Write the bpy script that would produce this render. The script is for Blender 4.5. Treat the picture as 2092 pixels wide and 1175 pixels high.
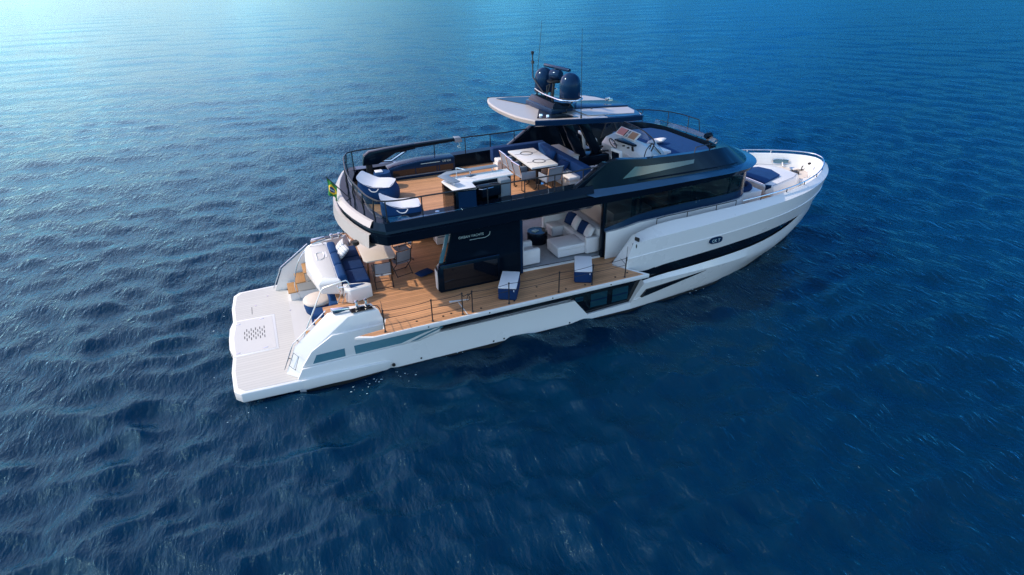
import bpy, bmesh, math, random
import numpy as np
from mathutils import Vector, Matrix

random.seed(7)
rng = np.random.default_rng(11)
sc = bpy.context.scene
for o in list(bpy.data.objects):
    bpy.data.objects.remove(o)
R = math.radians

# ------------------------------------------------------------------ camera
cam_d = bpy.data.cameras.new("camera")
cam = bpy.data.objects.new("camera", cam_d)
sc.collection.objects.link(cam)
yaw, pitch, roll = R(67.781), R(-28.737), R(-1.269)
fwd = Vector((math.cos(pitch) * math.cos(yaw), math.cos(pitch) * math.sin(yaw), math.sin(pitch)))
rt = fwd.cross(Vector((0, 0, 1))).normalized()
up = rt.cross(fwd)
rt2 = rt * math.cos(roll) + up * math.sin(roll)
up2 = up * math.cos(roll) - rt * math.sin(roll)
M = Matrix((rt2, up2, -fwd)).transposed().to_4x4()
M.translation = Vector((2.402, -17.269, 10.28))
cam.matrix_world = M
cam_d.sensor_fit = 'HORIZONTAL'
cam_d.sensor_width = 36.0
cam_d.lens = 1194.4 / 2092 * 36
cam_d.clip_start = 0.1
cam_d.clip_end = 20000
sc.camera = cam

# ------------------------------------------------------------------ light
FRONT_TINT, FILL_TINT, RIGHT_TINT, HAZE_GLOW = (0.68, 0.98, 1.08), (2.35, 2.05, 1.68), (0.15, 0.48, 0.80), (7.0, 3.7, 2.7)
SUN_AZ, SUN_EL = 157.0, 42.0            # azimuth measured from the bow (+x) towards port (+y)
world = bpy.data.worlds.new("World")
sc.world = world
world.use_nodes = True
wn = world.node_tree.nodes
sky = wn.new('ShaderNodeTexSky')
sky.sky_type = 'NISHITA'
sky.sun_disc = False
sky.sun_elevation = R(SUN_EL)
sky.sun_rotation = R(90.0 - SUN_AZ)
sky.air_density = 1.0
sky.dust_density = 0.3
sky.ozone_density = 4.0
wn['Background'].inputs['Strength'].default_value = 0.12
# a hazy summer sky: bright haze low on the port side towards the sun, clear deep blue ahead to the
# right, and an added, unseen bright patch high behind the viewer that fills the shaded side of the boat
wl_ = world.node_tree.links
tcw = wn.new('ShaderNodeTexCoord')
def facing(az, el, lo, hi, power=1.0):
    d = wn.new('ShaderNodeVectorMath'); d.operation = 'DOT_PRODUCT'
    d.inputs[1].default_value = (math.cos(R(el))*math.cos(R(az)), math.cos(R(el))*math.sin(R(az)), math.sin(R(el)))
    wl_.new(tcw.outputs['Generated'], d.inputs[0])
    r = wn.new('ShaderNodeMapRange'); r.interpolation_type = 'SMOOTHSTEP'
    r.inputs[1].default_value = lo; r.inputs[2].default_value = hi
    wl_.new(d.outputs['Value'], r.inputs[0])
    if power == 1.0: return r.outputs[0]
    p = wn.new('ShaderNodeMath'); p.operation = 'POWER'; p.inputs[1].default_value = power
    wl_.new(r.outputs[0], p.inputs[0]); return p.outputs[0]
def tinted(src, fac, c0, c1):
    m = wn.new('ShaderNodeMix'); m.data_type = 'RGBA'; m.inputs[6].default_value = (*c0, 1); m.inputs[7].default_value = (*c1, 1)
    m.clamp_factor = True
    wl_.new(fac, m.inputs[0])
    x = wn.new('ShaderNodeMix'); x.data_type = 'RGBA'; x.blend_type = 'MULTIPLY'; x.inputs[0].default_value = 1.0; x.clamp_result = False
    wl_.new(src, x.inputs[6]); wl_.new(m.outputs[2], x.inputs[7]); return x.outputs[2]
col = sky.outputs[0]
cn = wn.new('ShaderNodeTexNoise'); cn.inputs['Scale'].default_value = 3.2; cn.inputs['Detail'].default_value = 6.0; cn.inputs['Roughness'].default_value = 0.62
cm = wn.new('ShaderNodeMapping'); cm.inputs['Scale'].default_value = (1.0, 1.0, 3.0)
wl_.new(tcw.outputs['Generated'], cm.inputs[0]); wl_.new(cm.outputs[0], cn.inputs['Vector'])
cr = wn.new('ShaderNodeMapRange'); cr.interpolation_type = 'SMOOTHSTEP'; cr.inputs[1].default_value = 0.47; cr.inputs[2].default_value = 0.70
wl_.new(cn.outputs['Fac'], cr.inputs[0])
col = tinted(col, cr.outputs[0], (0.82, 0.84, 0.88), (2.3, 2.25, 2.2))      # thin broken cloud, unseen, added to mottle the sea's reflections
col = tinted(col, facing(0, 90, -0.02, 0.30), (0.55, 0.62, 0.72), (1, 1, 1))
col = tinted(col, facing(-112, 35, -0.25, 0.75), FRONT_TINT, FILL_TINT)
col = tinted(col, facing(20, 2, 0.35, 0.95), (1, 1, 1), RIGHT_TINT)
add = wn.new('ShaderNodeMix'); add.data_type = 'RGBA'; add.blend_type = 'ADD'; add.clamp_result = False
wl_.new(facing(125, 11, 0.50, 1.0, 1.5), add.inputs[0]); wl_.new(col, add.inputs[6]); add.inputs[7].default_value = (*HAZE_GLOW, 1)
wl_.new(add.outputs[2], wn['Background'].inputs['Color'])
sun_d = bpy.data.lights.new("sun", 'SUN')
sun_d.energy = 2.25
sun_d.angle = R(1.0)
sun_d.color = (1.0, 0.85, 0.68)
sun = bpy.data.objects.new("sun", sun_d)
sc.collection.objects.link(sun)
sdir = Vector((math.cos(R(SUN_EL)) * math.cos(R(SUN_AZ)), math.cos(R(SUN_EL)) * math.sin(R(SUN_AZ)), math.sin(R(SUN_EL))))
sun.rotation_euler = (-sdir).to_track_quat('-Z', 'Y').to_euler()
sun.location = sdir * 60
sc.view_settings.view_transform = 'Standard'
sc.view_settings.look = 'None'
sc.view_settings.exposure = 0.7
sc.view_settings.gamma = 1.0
sc.render.engine = 'CYCLES'
sc.cycles.use_denoising = True
sc.cycles.denoising_prefilter = 'NONE'
sc.cycles.sample_clamp_direct = 4.0
sc.cycles.max_bounces = 8
sc.cycles.sample_clamp_indirect = 6.0
sc.cycles.caustics_reflective = False
sc.cycles.caustics_refractive = False

# ------------------------------------------------------------------ materials
def nd(t, kind, **kw):
    n = t.nodes.new(kind)
    for k, v in kw.items():
        if k in n.inputs: n.inputs[k].default_value = v
        else: setattr(n, k, v)
    return n

def mat(name, col, rough=0.5, metal=0.0, coat=0.0, spec=0.5, var=0.05, vscale=3.0, bump=0.0, bscale=40.0, sheen=0.0, stint=(1, 1, 1)):
    m = bpy.data.materials.new(name); m.use_nodes = True
    t = m.node_tree; p = t.nodes['Principled BSDF']
    p.inputs['Roughness'].default_value = rough
    p.inputs['Metallic'].default_value = metal
    p.inputs['Coat Weight'].default_value = coat
    p.inputs['Coat Roughness'].default_value = 0.08
    p.inputs['Specular IOR Level'].default_value = spec
    p.inputs['Specular Tint'].default_value = (*stint, 1)
    if sheen: p.inputs['Sheen Weight'].default_value = sheen
    tc = nd(t, 'ShaderNodeTexCoord')
    n = nd(t, 'ShaderNodeTexNoise', Scale=vscale, Detail=4.0, Roughness=0.6)
    t.links.new(tc.outputs['Object'], n.inputs['Vector'])
    mx = nd(t, 'ShaderNodeMix', data_type='RGBA')
    mx.inputs[6].default_value = (*[c * (1 - var) for c in col], 1)
    mx.inputs[7].default_value = (*[min(1, c * (1 + var)) for c in col], 1)
    t.links.new(n.outputs['Fac'], mx.inputs[0])
    t.links.new(mx.outputs[2], p.inputs['Base Color'])
    mr = nd(t, 'ShaderNodeMapRange'); mr.inputs[3].default_value = rough * 0.8; mr.inputs[4].default_value = min(1, rough * 1.25)
    t.links.new(n.outputs['Fac'], mr.inputs[0]); t.links.new(mr.outputs[0], p.inputs['Roughness'])
    if bump:
        b = nd(t, 'ShaderNodeTexNoise', Scale=bscale, Detail=3.0)
        t.links.new(tc.outputs['Object'], b.inputs['Vector'])
        bn = nd(t, 'ShaderNodeBump', Strength=1.0, Distance=bump)
        t.links.new(b.outputs['Fac'], bn.inputs['Height']); t.links.new(bn.outputs[0], p.inputs['Normal'])
    return m

def glass(name, tint, trans, rough=0.02):
    m = bpy.data.materials.new(name); m.use_nodes = True
    t = m.node_tree; t.nodes.remove(t.nodes['Principled BSDF'])
    tr = nd(t, 'ShaderNodeBsdfTransparent'); tr.inputs[0].default_value = (*[trans * c for c in tint], 1)
    gl = nd(t, 'ShaderNodeBsdfGlossy', Roughness=rough)
    gl.inputs[0].default_value = (0.9, 0.95, 1, 1)
    lw = nd(t, 'ShaderNodeLayerWeight', Blend=0.5)
    pw = nd(t, 'ShaderNodeMath', operation='POWER'); pw.inputs[1].default_value = 5.0
    fr = nd(t, 'ShaderNodeMath', operation='MULTIPLY_ADD'); fr.inputs[1].default_value = 0.8; fr.inputs[2].default_value = 0.04
    t.links.new(lw.outputs['Facing'], pw.inputs[0]); t.links.new(pw.outputs[0], fr.inputs[0])
    mx = nd(t, 'ShaderNodeMixShader')
    t.links.new(fr.outputs[0], mx.inputs[0]); t.links.new(tr.outputs[0], mx.inputs[1]); t.links.new(gl.outputs[0], mx.inputs[2])
    t.links.new(mx.outputs[0], t.nodes['Material Output'].inputs[0])
    return m

def plank(name, base, dark, width, axis, rough=0.6, var=0.18, line=0.06, depth=1.0):
    """decking: planks running along x (axis 'Y' = lines across y) with dark caulk seams and per plank tone"""
    m = bpy.data.materials.new(name); m.use_nodes = True
    t = m.node_tree; p = t.nodes['Principled BSDF']; p.inputs['Roughness'].default_value = rough
    tc = nd(t, 'ShaderNodeTexCoord'); sp = nd(t, 'ShaderNodeSeparateXYZ')
    t.links.new(tc.outputs['Object'], sp.inputs[0])
    d = nd(t, 'ShaderNodeMath', operation='DIVIDE'); d.inputs[1].default_value = width
    t.links.new(sp.outputs[axis], d.inputs[0])
    fl = nd(t, 'ShaderNodeMath', operation='FLOOR'); fc = nd(t, 'ShaderNodeMath', operation='FRACT')
    t.links.new(d.outputs[0], fl.inputs[0]); t.links.new(d.outputs[0], fc.inputs[0])
    wn_ = nd(t, 'ShaderNodeTexWhiteNoise', noise_dimensions='1D'); t.links.new(fl.outputs[0], wn_.inputs['W'])
    mp = nd(t, 'ShaderNodeMapping'); mp.inputs['Scale'].default_value = (1.2, 14, 1) if axis == 'Y' else (14, 1.2, 1)
    t.links.new(tc.outputs['Object'], mp.inputs[0])
    gr = nd(t, 'ShaderNodeTexNoise', Scale=3.0, Detail=5.0, Roughness=0.65); t.links.new(mp.outputs[0], gr.inputs['Vector'])
    big = nd(t, 'ShaderNodeTexNoise', Scale=0.55, Detail=3.0); t.links.new(tc.outputs['Object'], big.inputs['Vector'])
    a1 = nd(t, 'ShaderNodeMath', operation='MULTIPLY_ADD'); a1.inputs[1].default_value = 0.45
    t.links.new(wn_.outputs[0], a1.inputs[0]); t.links.new(gr.outputs['Fac'], a1.inputs[2])
    a2 = nd(t, 'ShaderNodeMath', operation='ADD'); t.links.new(a1.outputs[0], a2.inputs[0]); t.links.new(big.outputs['Fac'], a2.inputs[1])
    mr = nd(t, 'ShaderNodeMapRange'); mr.inputs[1].default_value = 0.8; mr.inputs[2].default_value = 1.7
    t.links.new(a2.outputs[0], mr.inputs[0])
    mx = nd(t, 'ShaderNodeMix', data_type='RGBA')
    mx.inputs[6].default_value = (*[c * (1 - var) for c in base], 1); mx.inputs[7].default_value = (*[min(1, c * (1 + var)) for c in base], 1)
    t.links.new(mr.outputs[0], mx.inputs[0])
    lt = nd(t, 'ShaderNodeMath', operation='LESS_THAN'); lt.inputs[1].default_value = line; t.links.new(fc.outputs[0], lt.inputs[0])
    ml = nd(t, 'ShaderNodeMath', operation='MULTIPLY'); ml.inputs[1].default_value = depth; t.links.new(lt.outputs[0], ml.inputs[0])
    mx2 = nd(t, 'ShaderNodeMix', data_type='RGBA'); mx2.inputs[7].default_value = (*dark, 1)
    t.links.new(ml.outputs[0], mx2.inputs[0]); t.links.new(mx.outputs[2], mx2.inputs[6])
    t.links.new(mx2.outputs[2], p.inputs['Base Color'])
    return m

WHITE = mat('gelcoat_white', (0.76, 0.75, 0.73), 0.28, coat=0.3, var=0.02, vscale=0.8)
SOFTWHITE = mat('white_non_skid', (0.60, 0.585, 0.56), 0.6, var=0.03, bump=0.002, bscale=120)
PEARL = mat('pearl_grey_paint', (0.47, 0.43, 0.395), 0.35, coat=0.2, var=0.03, vscale=1.0)
BLACK = mat('black_gloss_paint', (0.003, 0.007, 0.014), 0.10, spec=0.20, var=0.2, stint=(0.35, 0.65, 1.0))
SATIN = mat('satin_black_metal', (0.012, 0.013, 0.016), 0.38, var=0.1)
NAVYP = mat('navy_gloss_paint', (0.005, 0.022, 0.062), 0.16, spec=0.26, var=0.1, stint=(0.4, 0.7, 1.0))
DGLASS = mat('dark_tinted_glass', (0.004, 0.006, 0.010), 0.04, spec=0.6, var=0.1)
TGLASS = mat('teal_portlight_glass', (0.09, 0.23, 0.29), 0.08, spec=0.9, var=0.15)
HGLASS = glass('smoked_window_glass', (0.75, 0.9, 1.0), 0.30)
CGLASS = glass('clear_screen_glass', (0.86, 0.95, 0.95), 0.85)
SGLASS = glass('smoked_bar_glass', (0.9, 0.8, 0.7), 0.5)
SKYSHEEN = mat('sky_sheen_gloss', (0.010, 0.060, 0.130), 0.14, spec=0.8, coat=0.2, var=0.15)  # dark gloss with its sky reflection put into the base colour
PGLASS = mat('deep_teal_window_pane', (0.008, 0.045, 0.07), 0.06, spec=0.5, var=0.3, vscale=2)
STEEL = mat('polished_steel', (0.75, 0.76, 0.78), 0.15, metal=1.0, var=0.03)
GREYTOP = mat('grey_frosted_glass', (0.16, 0.20, 0.24), 0.3, spec=0.35, var=0.05)
TEAK = plank('teak_deck', (0.53, 0.268, 0.130), (0.10, 0.06, 0.035), 0.10, 'Y', line=0.10, depth=0.75, var=0.32)
TEAKX = plank('teak_treads', (0.42, 0.22, 0.08), (0.08, 0.05, 0.03), 0.06, 'X', line=0.08, depth=0.5)
PLATM = plank('faux_teak_white', (0.57, 0.55, 0.505), (0.41, 0.395, 0.365), 0.125, 'Y', line=0.13, depth=0.7, var=0.05)
NAVY = mat('navy_fabric', (0.008, 0.048, 0.150), 0.85, var=0.2, vscale=6, bump=0.006, bscale=18, spec=0.2)
NAVYD = mat('deep_blue_fabric', (0.006, 0.030, 0.105), 0.85, var=0.2, vscale=6, bump=0.006, bscale=18, spec=0.2)
WFAB = mat('white_fabric', (0.72, 0.71, 0.72), 0.85, var=0.05, vscale=5, bump=0.004, bscale=25)
CREAM = mat('cream_fabric', (0.66, 0.58, 0.50), 0.85, var=0.07, vscale=5, bump=0.004, bscale=25)
GFAB = mat('grey_sling_fabric', (0.20, 0.24, 0.30), 0.75, var=0.1, vscale=8)
STRIPE = plank('striped_fabric', (0.72, 0.73, 0.75), (0.16, 0.20, 0.28), 0.09, 'X', line=0.3, depth=0.6, var=0.04, rough=0.85)
BEIGE = mat('beige_laminate', (0.60, 0.53, 0.45), 0.35, var=0.04)
CARPET = mat('pale_carpet', (0.34, 0.36, 0.38), 0.95, var=0.22, vscale=7, bump=0.01, bscale=60)
WOOD = mat('walnut_veneer', (0.13, 0.06, 0.025), 0.4, var=0.2, vscale=5)
RUBBER = mat('black_rubber', (0.012, 0.012, 0.012), 0.6)
DARKIN = mat('dark_interior', (0.05, 0.055, 0.06), 0.7, var=0.15)
ROPE = mat('dark_rope', (0.02, 0.02, 0.022), 0.8)
GREEN = mat('flag_green', (0.01, 0.16, 0.03), 0.8); YELLOW = mat('flag_yellow', (0.75, 0.48, 0.02), 0.8); FBLUE = mat('flag_blue', (0.01, 0.03, 0.16), 0.8)
REDSCR = mat('pink_chart_screen', (0.75, 0.28, 0.28), 0.3); BRNSCR = mat('amber_chart_screen', (0.50, 0.27, 0.17), 0.3)
LETTER = mat('pale_lettering', (0.45, 0.60, 0.60), 0.4)
REDM = mat('red_marking', (0.6, 0.06, 0.05), 0.5)

# ------------------------------------------------------------------ mesh helpers
def sample(pts, n):
    """smooth resample of key points to n points (Catmull-Rom by chord length)"""
    P = np.array(pts, float)
    if len(P) == 1: return [Vector(P[0])] * n
    d = np.concatenate([[0], np.cumsum(np.linalg.norm(np.diff(P, axis=0), axis=1) + 1e-9)])
    m = np.zeros_like(P)
    for i in range(len(P)):
        if i == 0: m[i] = (P[1] - P[0]) / (d[1] - d[0])
        elif i == len(P) - 1: m[i] = (P[-1] - P[-2]) / (d[-1] - d[-2])
        else:
            h0, h1 = d[i] - d[i - 1], d[i + 1] - d[i]
            s0, s1 = (P[i] - P[i - 1]) / h0, (P[i + 1] - P[i]) / h1
            m[i] = (s0 * h1 + s1 * h0) / (h0 + h1)
    out = []
    for t in np.linspace(0, d[-1], n):
        i = min(max(np.searchsorted(d, t, side='right') - 1, 0), len(P) - 2)
        h = d[i + 1] - d[i]; u = (t - d[i]) / h
        out.append(Vector(P[i] * (2*u**3 - 3*u**2 + 1) + m[i] * h * (u**3 - 2*u**2 + u) + P[i + 1] * (-2*u**3 + 3*u**2) + m[i + 1] * h * (u**3 - u**2)))
    return out

class B:
    def __init__(s): s.bm = bmesh.new()
    def V(s, p): return s.bm.verts.new(p)
    def F(s, vs):
        vs2 = []
        for v in vs:
            if v not in vs2: vs2.append(v)
        if len(vs2) > 2:
            try: return s.bm.faces.new(vs2)
            except ValueError: pass
    def box(s, x0, x1, y0, y1, z0, z1, M=None):
        v = [s.V((x, y, z)) for x in (x0, x1) for y in (y0, y1) for z in (z0, z1)]
        if M is not None:
            for q in v: q.co = M @ q.co
        for f in ((0,1,3,2),(4,6,7,5),(0,4,5,1),(2,3,7,6),(0,2,6,4),(1,5,7,3)): s.F([v[i] for i in f])
        return s
    def prism(s, pts, axis, a, b, M=None):
        """2-D polygon pushed out along an axis: 'y' takes (x,z), 'z' takes (x,y), 'x' takes (y,z)"""
        f = {'y': lambda p, t: (p[0], t, p[1]), 'z': lambda p, t: (p[0], p[1], t), 'x': lambda p, t: (t, p[0], p[1])}[axis]
        A = [s.V(f(p, a)) for p in pts]; C = [s.V(f(p, b)) for p in pts]
        if M is not None:
            for q in A + C: q.co = M @ q.co
        s.F(A[::-1]); s.F(C)
        for i in range(len(pts)):
            j = (i + 1) % len(pts); s.F([A[i], A[j], C[j], C[i]])
        return s
    def poly(s, pts): s.F([s.V(p) for p in pts]); return s
    def strip(s, lines, n=40):
        rows = [[s.V(p) for p in (sample(l, n) if n else [Vector(q) for q in l])] for l in lines]
        for a, b in zip(rows, rows[1:]):
            for i in range(len(a) - 1): s.F([a[i], a[i + 1], b[i + 1], b[i]])
        return s
    def rings(s, rings, caps=True, closed=False):
        rows = [[s.V(p) for p in r] for r in rings]
        prs = list(zip(rows, rows[1:])) + ([(rows[-1], rows[0])] if closed else [])
        for a, b in prs:
            for i in range(len(a)):
                j = (i + 1) % len(a); s.F([a[i], a[j], b[j], b[i]])
        if caps and not closed: s.F(rows[0][::-1]); s.F(rows[-1])
        return s
    def tube(s, pts, r, n=8, closed=False, r2=None):
        P = [Vector(p) for p in pts]; m = len(P); rr = []
        u = None
        for i in range(m):
            a = P[i] - P[i - 1] if (i or closed) else P[1] - P[0]
            b = P[(i + 1) % m] - P[i] if (i < m - 1 or closed) else P[-1] - P[-2]
            t = (a.normalized() + b.normalized())
            t = t.normalized() if t.length > 1e-6 else a.normalized()
            if u is None: u = t.orthogonal().normalized()
            u = (u - t * u.dot(t)).normalized(); w = t.cross(u)
            q = r if r2 is None else r + (r2 - r) * i / max(1, m - 1)
            k = 1 / max(0.5, t.dot(b.normalized()))
            rr.append([P[i] + (u * math.cos(2*math.pi*j/n) + w * math.sin(2*math.pi*j/n)) * q * min(k, 1.4) for j in range(n)])
        return s.rings(rr, True, closed)
    def lathe(s, prof, c=(0, 0, 0), n=28):
        c = Vector(c)
        return s.rings([[c + Vector((r * math.cos(2*math.pi*j/n), r * math.sin(2*math.pi*j/n), z)) for j in range(n)] for r, z in prof])
    def pillow(s, w, d, t, M=None, n=10, p=3.0, edge=0.12):
        """soft cushion, w along x, d along y, bulging to thickness t"""
        for sg in (1, -1):
            g = []
            for i in range(n + 1):
                row = []
                for j in range(n + 1):
                    u, v = -1 + 2*i/n, -1 + 2*j/n
                    k = max(0, (1 - abs(u)**p) * (1 - abs(v)**p)) ** 0.5
                    q = Vector((u*w/2*(1 - 0.05*v*v), v*d/2*(1 - 0.05*u*u), sg*t/2*(edge + (1 - edge)*k)))
                    row.append(s.V(M @ q if M is not None else q))
                g.append(row)
            for i in range(n):
                for j in range(n):
                    f = [g[i][j], g[i+1][j], g[i+1][j+1], g[i][j+1]]
                    s.F(f if sg > 0 else f[::-1])
            if sg > 0: top = g
            else:
                for i in range(n):
                    s.F([top[i][0], g[i][0], g[i+1][0], top[i+1][0]]); s.F([top[i][n], top[i+1][n], g[i+1][n], g[i][n]])
                    s.F([top[0][i], top[0][i+1], g[0][i+1], g[0][i]]); s.F([top[n][i], g[n][i], g[n][i+1], top[n][i+1]])
        return s
    def mirror(s):
        g = bmesh.ops.duplicate(s.bm, geom=s.bm.verts[:] + s.bm.edges[:] + s.bm.faces[:])['geom']
        fs = [x for x in g if isinstance(x, bmesh.types.BMFace)]
        for v in g:
            if isinstance(v, bmesh.types.BMVert): v.co.y *= -1
        bmesh.ops.reverse_faces(s.bm, faces=fs)
        return s
    def pair(s, name, m, parent=None, **kw):
        me = bpy.data.meshes.new('tmp'); s.bm.to_mesh(me)
        t = B(); t.bm.from_mesh(me); bpy.data.meshes.remove(me)
        for v in t.bm.verts: v.co.y *= -1
        bmesh.ops.reverse_faces(t.bm, faces=t.bm.faces)
        a = s.build(name, m, parent, **kw); t.build(name, m, parent, **kw)
        return a
    def each(s, f):
        for v in s.bm.verts: v.co = Vector(f(v.co))
        return s
    def build(s, name, m, parent=None, bevel=0.0, seg=2, ang=30, normals=True, flat=False, loc=None):
        bm = s.bm
        bmesh.ops.remove_doubles(bm, verts=bm.verts, dist=1e-5)
        if normals: bmesh.ops.recalc_face_normals(bm, faces=bm.faces)
        if bevel:
            ed = [e for e in bm.edges if len(e.link_faces) == 2 and e.calc_face_angle(0) > R(28)]
            bmesh.ops.bevel(bm, geom=ed, offset=bevel, segments=seg, profile=0.5, affect='EDGES', clamp_overlap=True)
        me = bpy.data.meshes.new(name); bm.to_mesh(me); bm.free()
        if not flat:
            me.shade_smooth(); me.set_sharp_from_angle(angle=R(ang))
        me.materials.append(m)
        o = bpy.data.objects.new(name, me); sc.collection.objects.link(o)
        if parent is not None: o.parent = parent
        if loc is not None: o.location = loc
        return o

def tag(o, label=None, cat=None, group=None, kind=None):
    if label: o['label'] = label
    if cat: o['category'] = cat
    if group: o['group'] = group
    if kind: o['kind'] = kind
    return o
def thing(name, label, cat, loc=(0, 0, 0), rz=0.0, group=None):
    o = bpy.data.objects.new(name, None); o.empty_display_size = 0.3
    sc.collection.objects.link(o); o.location = loc; o.rotation_euler = (0, 0, rz)
    return tag(o, label, cat, group)
def dup(root, loc, rz, label):
    def cp(o, par):
        c = o.copy(); sc.collection.objects.link(c)
        if par is not None: c.parent = par
        for ch in o.children: cp(ch, c)
        return c
    r = cp(root, None); r.location = loc; r.rotation_euler = (0, 0, rz); r['label'] = label
    return r
def Mx(loc=(0, 0, 0), rx=0, ry=0, rz=0):
    return Matrix.Translation(loc) @ Matrix.Rotation(rz, 4, 'Z') @ Matrix.Rotation(ry, 4, 'Y') @ Matrix.Rotation(rx, 4, 'X')
def text(name, body, size, m, parent, Mt, extrude=0.002, shear=0.0):
    cu = bpy.data.curves.new(name, 'FONT'); cu.body = body; cu.size = size; cu.extrude = extrude; cu.shear = shear
    cu.align_x = 'CENTER'; cu.align_y = 'CENTER'
    o = bpy.data.objects.new(name + '_src', cu); sc.collection.objects.link(o)
    me = bpy.data.meshes.new_from_object(o.evaluated_get(bpy.context.evaluated_depsgraph_get()))
    bpy.data.objects.remove(o); me.name = name
    me.transform(Mt); me.materials.clear(); me.materials.append(m)
    o = bpy.data.objects.new(name, me); sc.collection.objects.link(o); o.parent = parent
    return o

# ------------------------------------------------------------------ sea
def wave_set():
    W = []
    k_main = R(68 + 8)
    for lam, n, st, sp in ((11.0, 6, 0.002, 22), (6.0, 9, 0.0025, 30), (3.2, 15, 0.007, 34), (1.8, 20, 0.021, 38), (1.0, 30, 0.033, 42), (0.55, 44, 0.030, 46)):
        for _ in range(n):
            l = lam * rng.uniform(0.72, 1.35); a = k_main + R(rng.normal(0, sp))
            W.append((2*math.pi/l, a, st * l / math.sqrt(n), rng.uniform(0, 6.28), l))
    return W
def build_sea():
    cx, cy = 2.4, -17.3
    view = R(67.8)
    fine = np.linspace(view - R(62), view + R(62), 900)
    coarse = np.linspace(view + R(62), view + R(298), 90)[1:-1]
    th = np.concatenate([fine, coarse]); na = len(th)
    r = np.concatenate([[0.5, 2.0], np.geomspace(4.0, 9000.0, 760)]); nr = len(r)
    dr = np.gradient(r)
    X = cx + r[:, None] * np.cos(th)[None, :]; Y = cy + r[:, None] * np.sin(th)[None, :]
    Z = np.zeros_like(X); DX = np.zeros_like(X); DY = np.zeros_like(X)
    # slow patchiness of the wind on the water
    gust = 1.05 + 0.28*np.sin(X*0.11 + 0.7*np.sin(Y*0.07) + 1.0)*np.sin(Y*0.13 + X*0.05 + 2.0)
    for k, a, amp, ph, l in wave_set():
        fade = np.clip((l / np.maximum(dr, 0.02) - 2.5) / 3.0, 0, 1)[:, None]
        if l < 2.5: fade = fade * gust
        c, s = math.cos(a), math.sin(a)
        p = k * (X*c + Y*s) + ph
        Z += fade * amp * np.cos(p)
        DX -= fade * amp * 0.8 * c * np.sin(p); DY -= fade * amp * 0.8 * s * np.sin(p)
    Z -= (np.hypot(X - 12, Y) / 9000.0)**2 * 6.3
    co = np.stack([X + DX, Y + DY, Z], -1).reshape(-1, 3).astype(np.float32)
    i = np.arange(nr - 1)[:, None] * na; j = np.arange(na)[None, :]; j2 = (j + 1) % na
    q = np.stack([i + j, i + na + j, i + na + j2, i + j2], -1).reshape(-1, 4)
    me = bpy.data.meshes.new('sea')
    me.vertices.add(len(co)); me.vertices.foreach_set('co', co.ravel())
    me.loops.add(q.size); me.loops.foreach_set('vertex_index', q.astype(np.int32).ravel())
    me.polygons.add(len(q)); me.polygons.foreach_set('loop_start', np.arange(0, q.size, 4, dtype=np.int32))
    me.polygons.foreach_set('loop_total', np.full(len(q), 4, np.int32)) if hasattr(me.polygons[0], 'loop_total') and False else None
    me.update(calc_edges=True); me.validate()
    me.shade_smooth()
    o = bpy.data.objects.new('sea', me); sc.collection.objects.link(o)
    m = bpy.data.materials.new('sea_water'); m.use_nodes = True
    t = m.node_tree; t.nodes.remove(t.nodes['Principled BSDF'])
    p = nd(t, 'ShaderNodeSubsurfaceScattering', falloff='BURLEY', Scale=0.5)
    p.inputs['Radius'].default_value = (0.5, 1.0, 1.4)
    gl = nd(t, 'ShaderNodeBsdfGlossy', Roughness=0.05); gl.inputs[0].default_value = (0.50, 0.90, 1.0, 1)
    fr = nd(t, 'ShaderNodeFresnel', IOR=1.30)
    mxs = nd(t, 'ShaderNodeMixShader')
    t.links.new(fr.outputs[0], mxs.inputs[0]); t.links.new(p.outputs[0], mxs.inputs[1]); t.links.new(gl.outputs[0], mxs.inputs[2])
    t.links.new(mxs.outputs[0], t.nodes['Material Output'].inputs[0])
    tc = nd(t, 'ShaderNodeTexCoord')
    big = nd(t, 'ShaderNodeTexNoise', Scale=0.05, Detail=4.0); t.links.new(tc.outputs['Object'], big.inputs['Vector'])
    mx = nd(t, 'ShaderNodeMix', data_type='RGBA')
    mx.inputs[6].default_value = (0.0001, 0.009, 0.026, 1); mx.inputs[7].default_value = (0.0001, 0.021, 0.055, 1)
    t.links.new(big.outputs['Fac'], mx.inputs[0]); t.links.new(mx.outputs[2], p.inputs['Color'])
    last = None
    for sc_, dist, det, stx in ((0.9, 0.07, 6.0, 2.2), (2.2, 0.05, 5.0, 2.6), (5.0, 0.020, 5.0, 2.4), (11.0, 0.006, 4.0, 1.5)):
        mp = nd(t, 'ShaderNodeMapping'); mp.inputs['Rotation'].default_value = (0, 0, -R(76)); mp.inputs['Scale'].default_value = (stx, 1, 1)
        t.links.new(tc.outputs['Object'], mp.inputs[0])
        n = nd(t, 'ShaderNodeTexNoise', Scale=sc_, Detail=det, Roughness=0.55, Distortion=0.6); t.links.new(mp.outputs[0], n.inputs['Vector'])
        b = nd(t, 'ShaderNodeBump', Strength=1.0, Distance=dist); t.links.new(n.outputs['Fac'], b.inputs['Height'])
        if last is not None: t.links.new(last.outputs[0], b.inputs['Normal'])
        last = b
    for q in (gl, fr): t.links.new(last.outputs[0], q.inputs['Normal'])
    me.materials.append(m)
    return tag(o, 'deep blue open sea with wind ripples and bright glare towards the upper left', 'sea', kind='structure')
build_sea()

# ------------------------------------------------------------------ the yacht: x forward from the stern, y to port, z up from the water
yacht = thing('motor_yacht', 'white and black motor yacht with fold-down teak side decks afloat on the blue sea', 'yacht')
Y = yacht
def bend(x, y, z):
    k = max(0.0, (x - 15) / 9.0)
    return (x, y + 0.30 * k * k, z)
S = -1   # starboard sign

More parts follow.
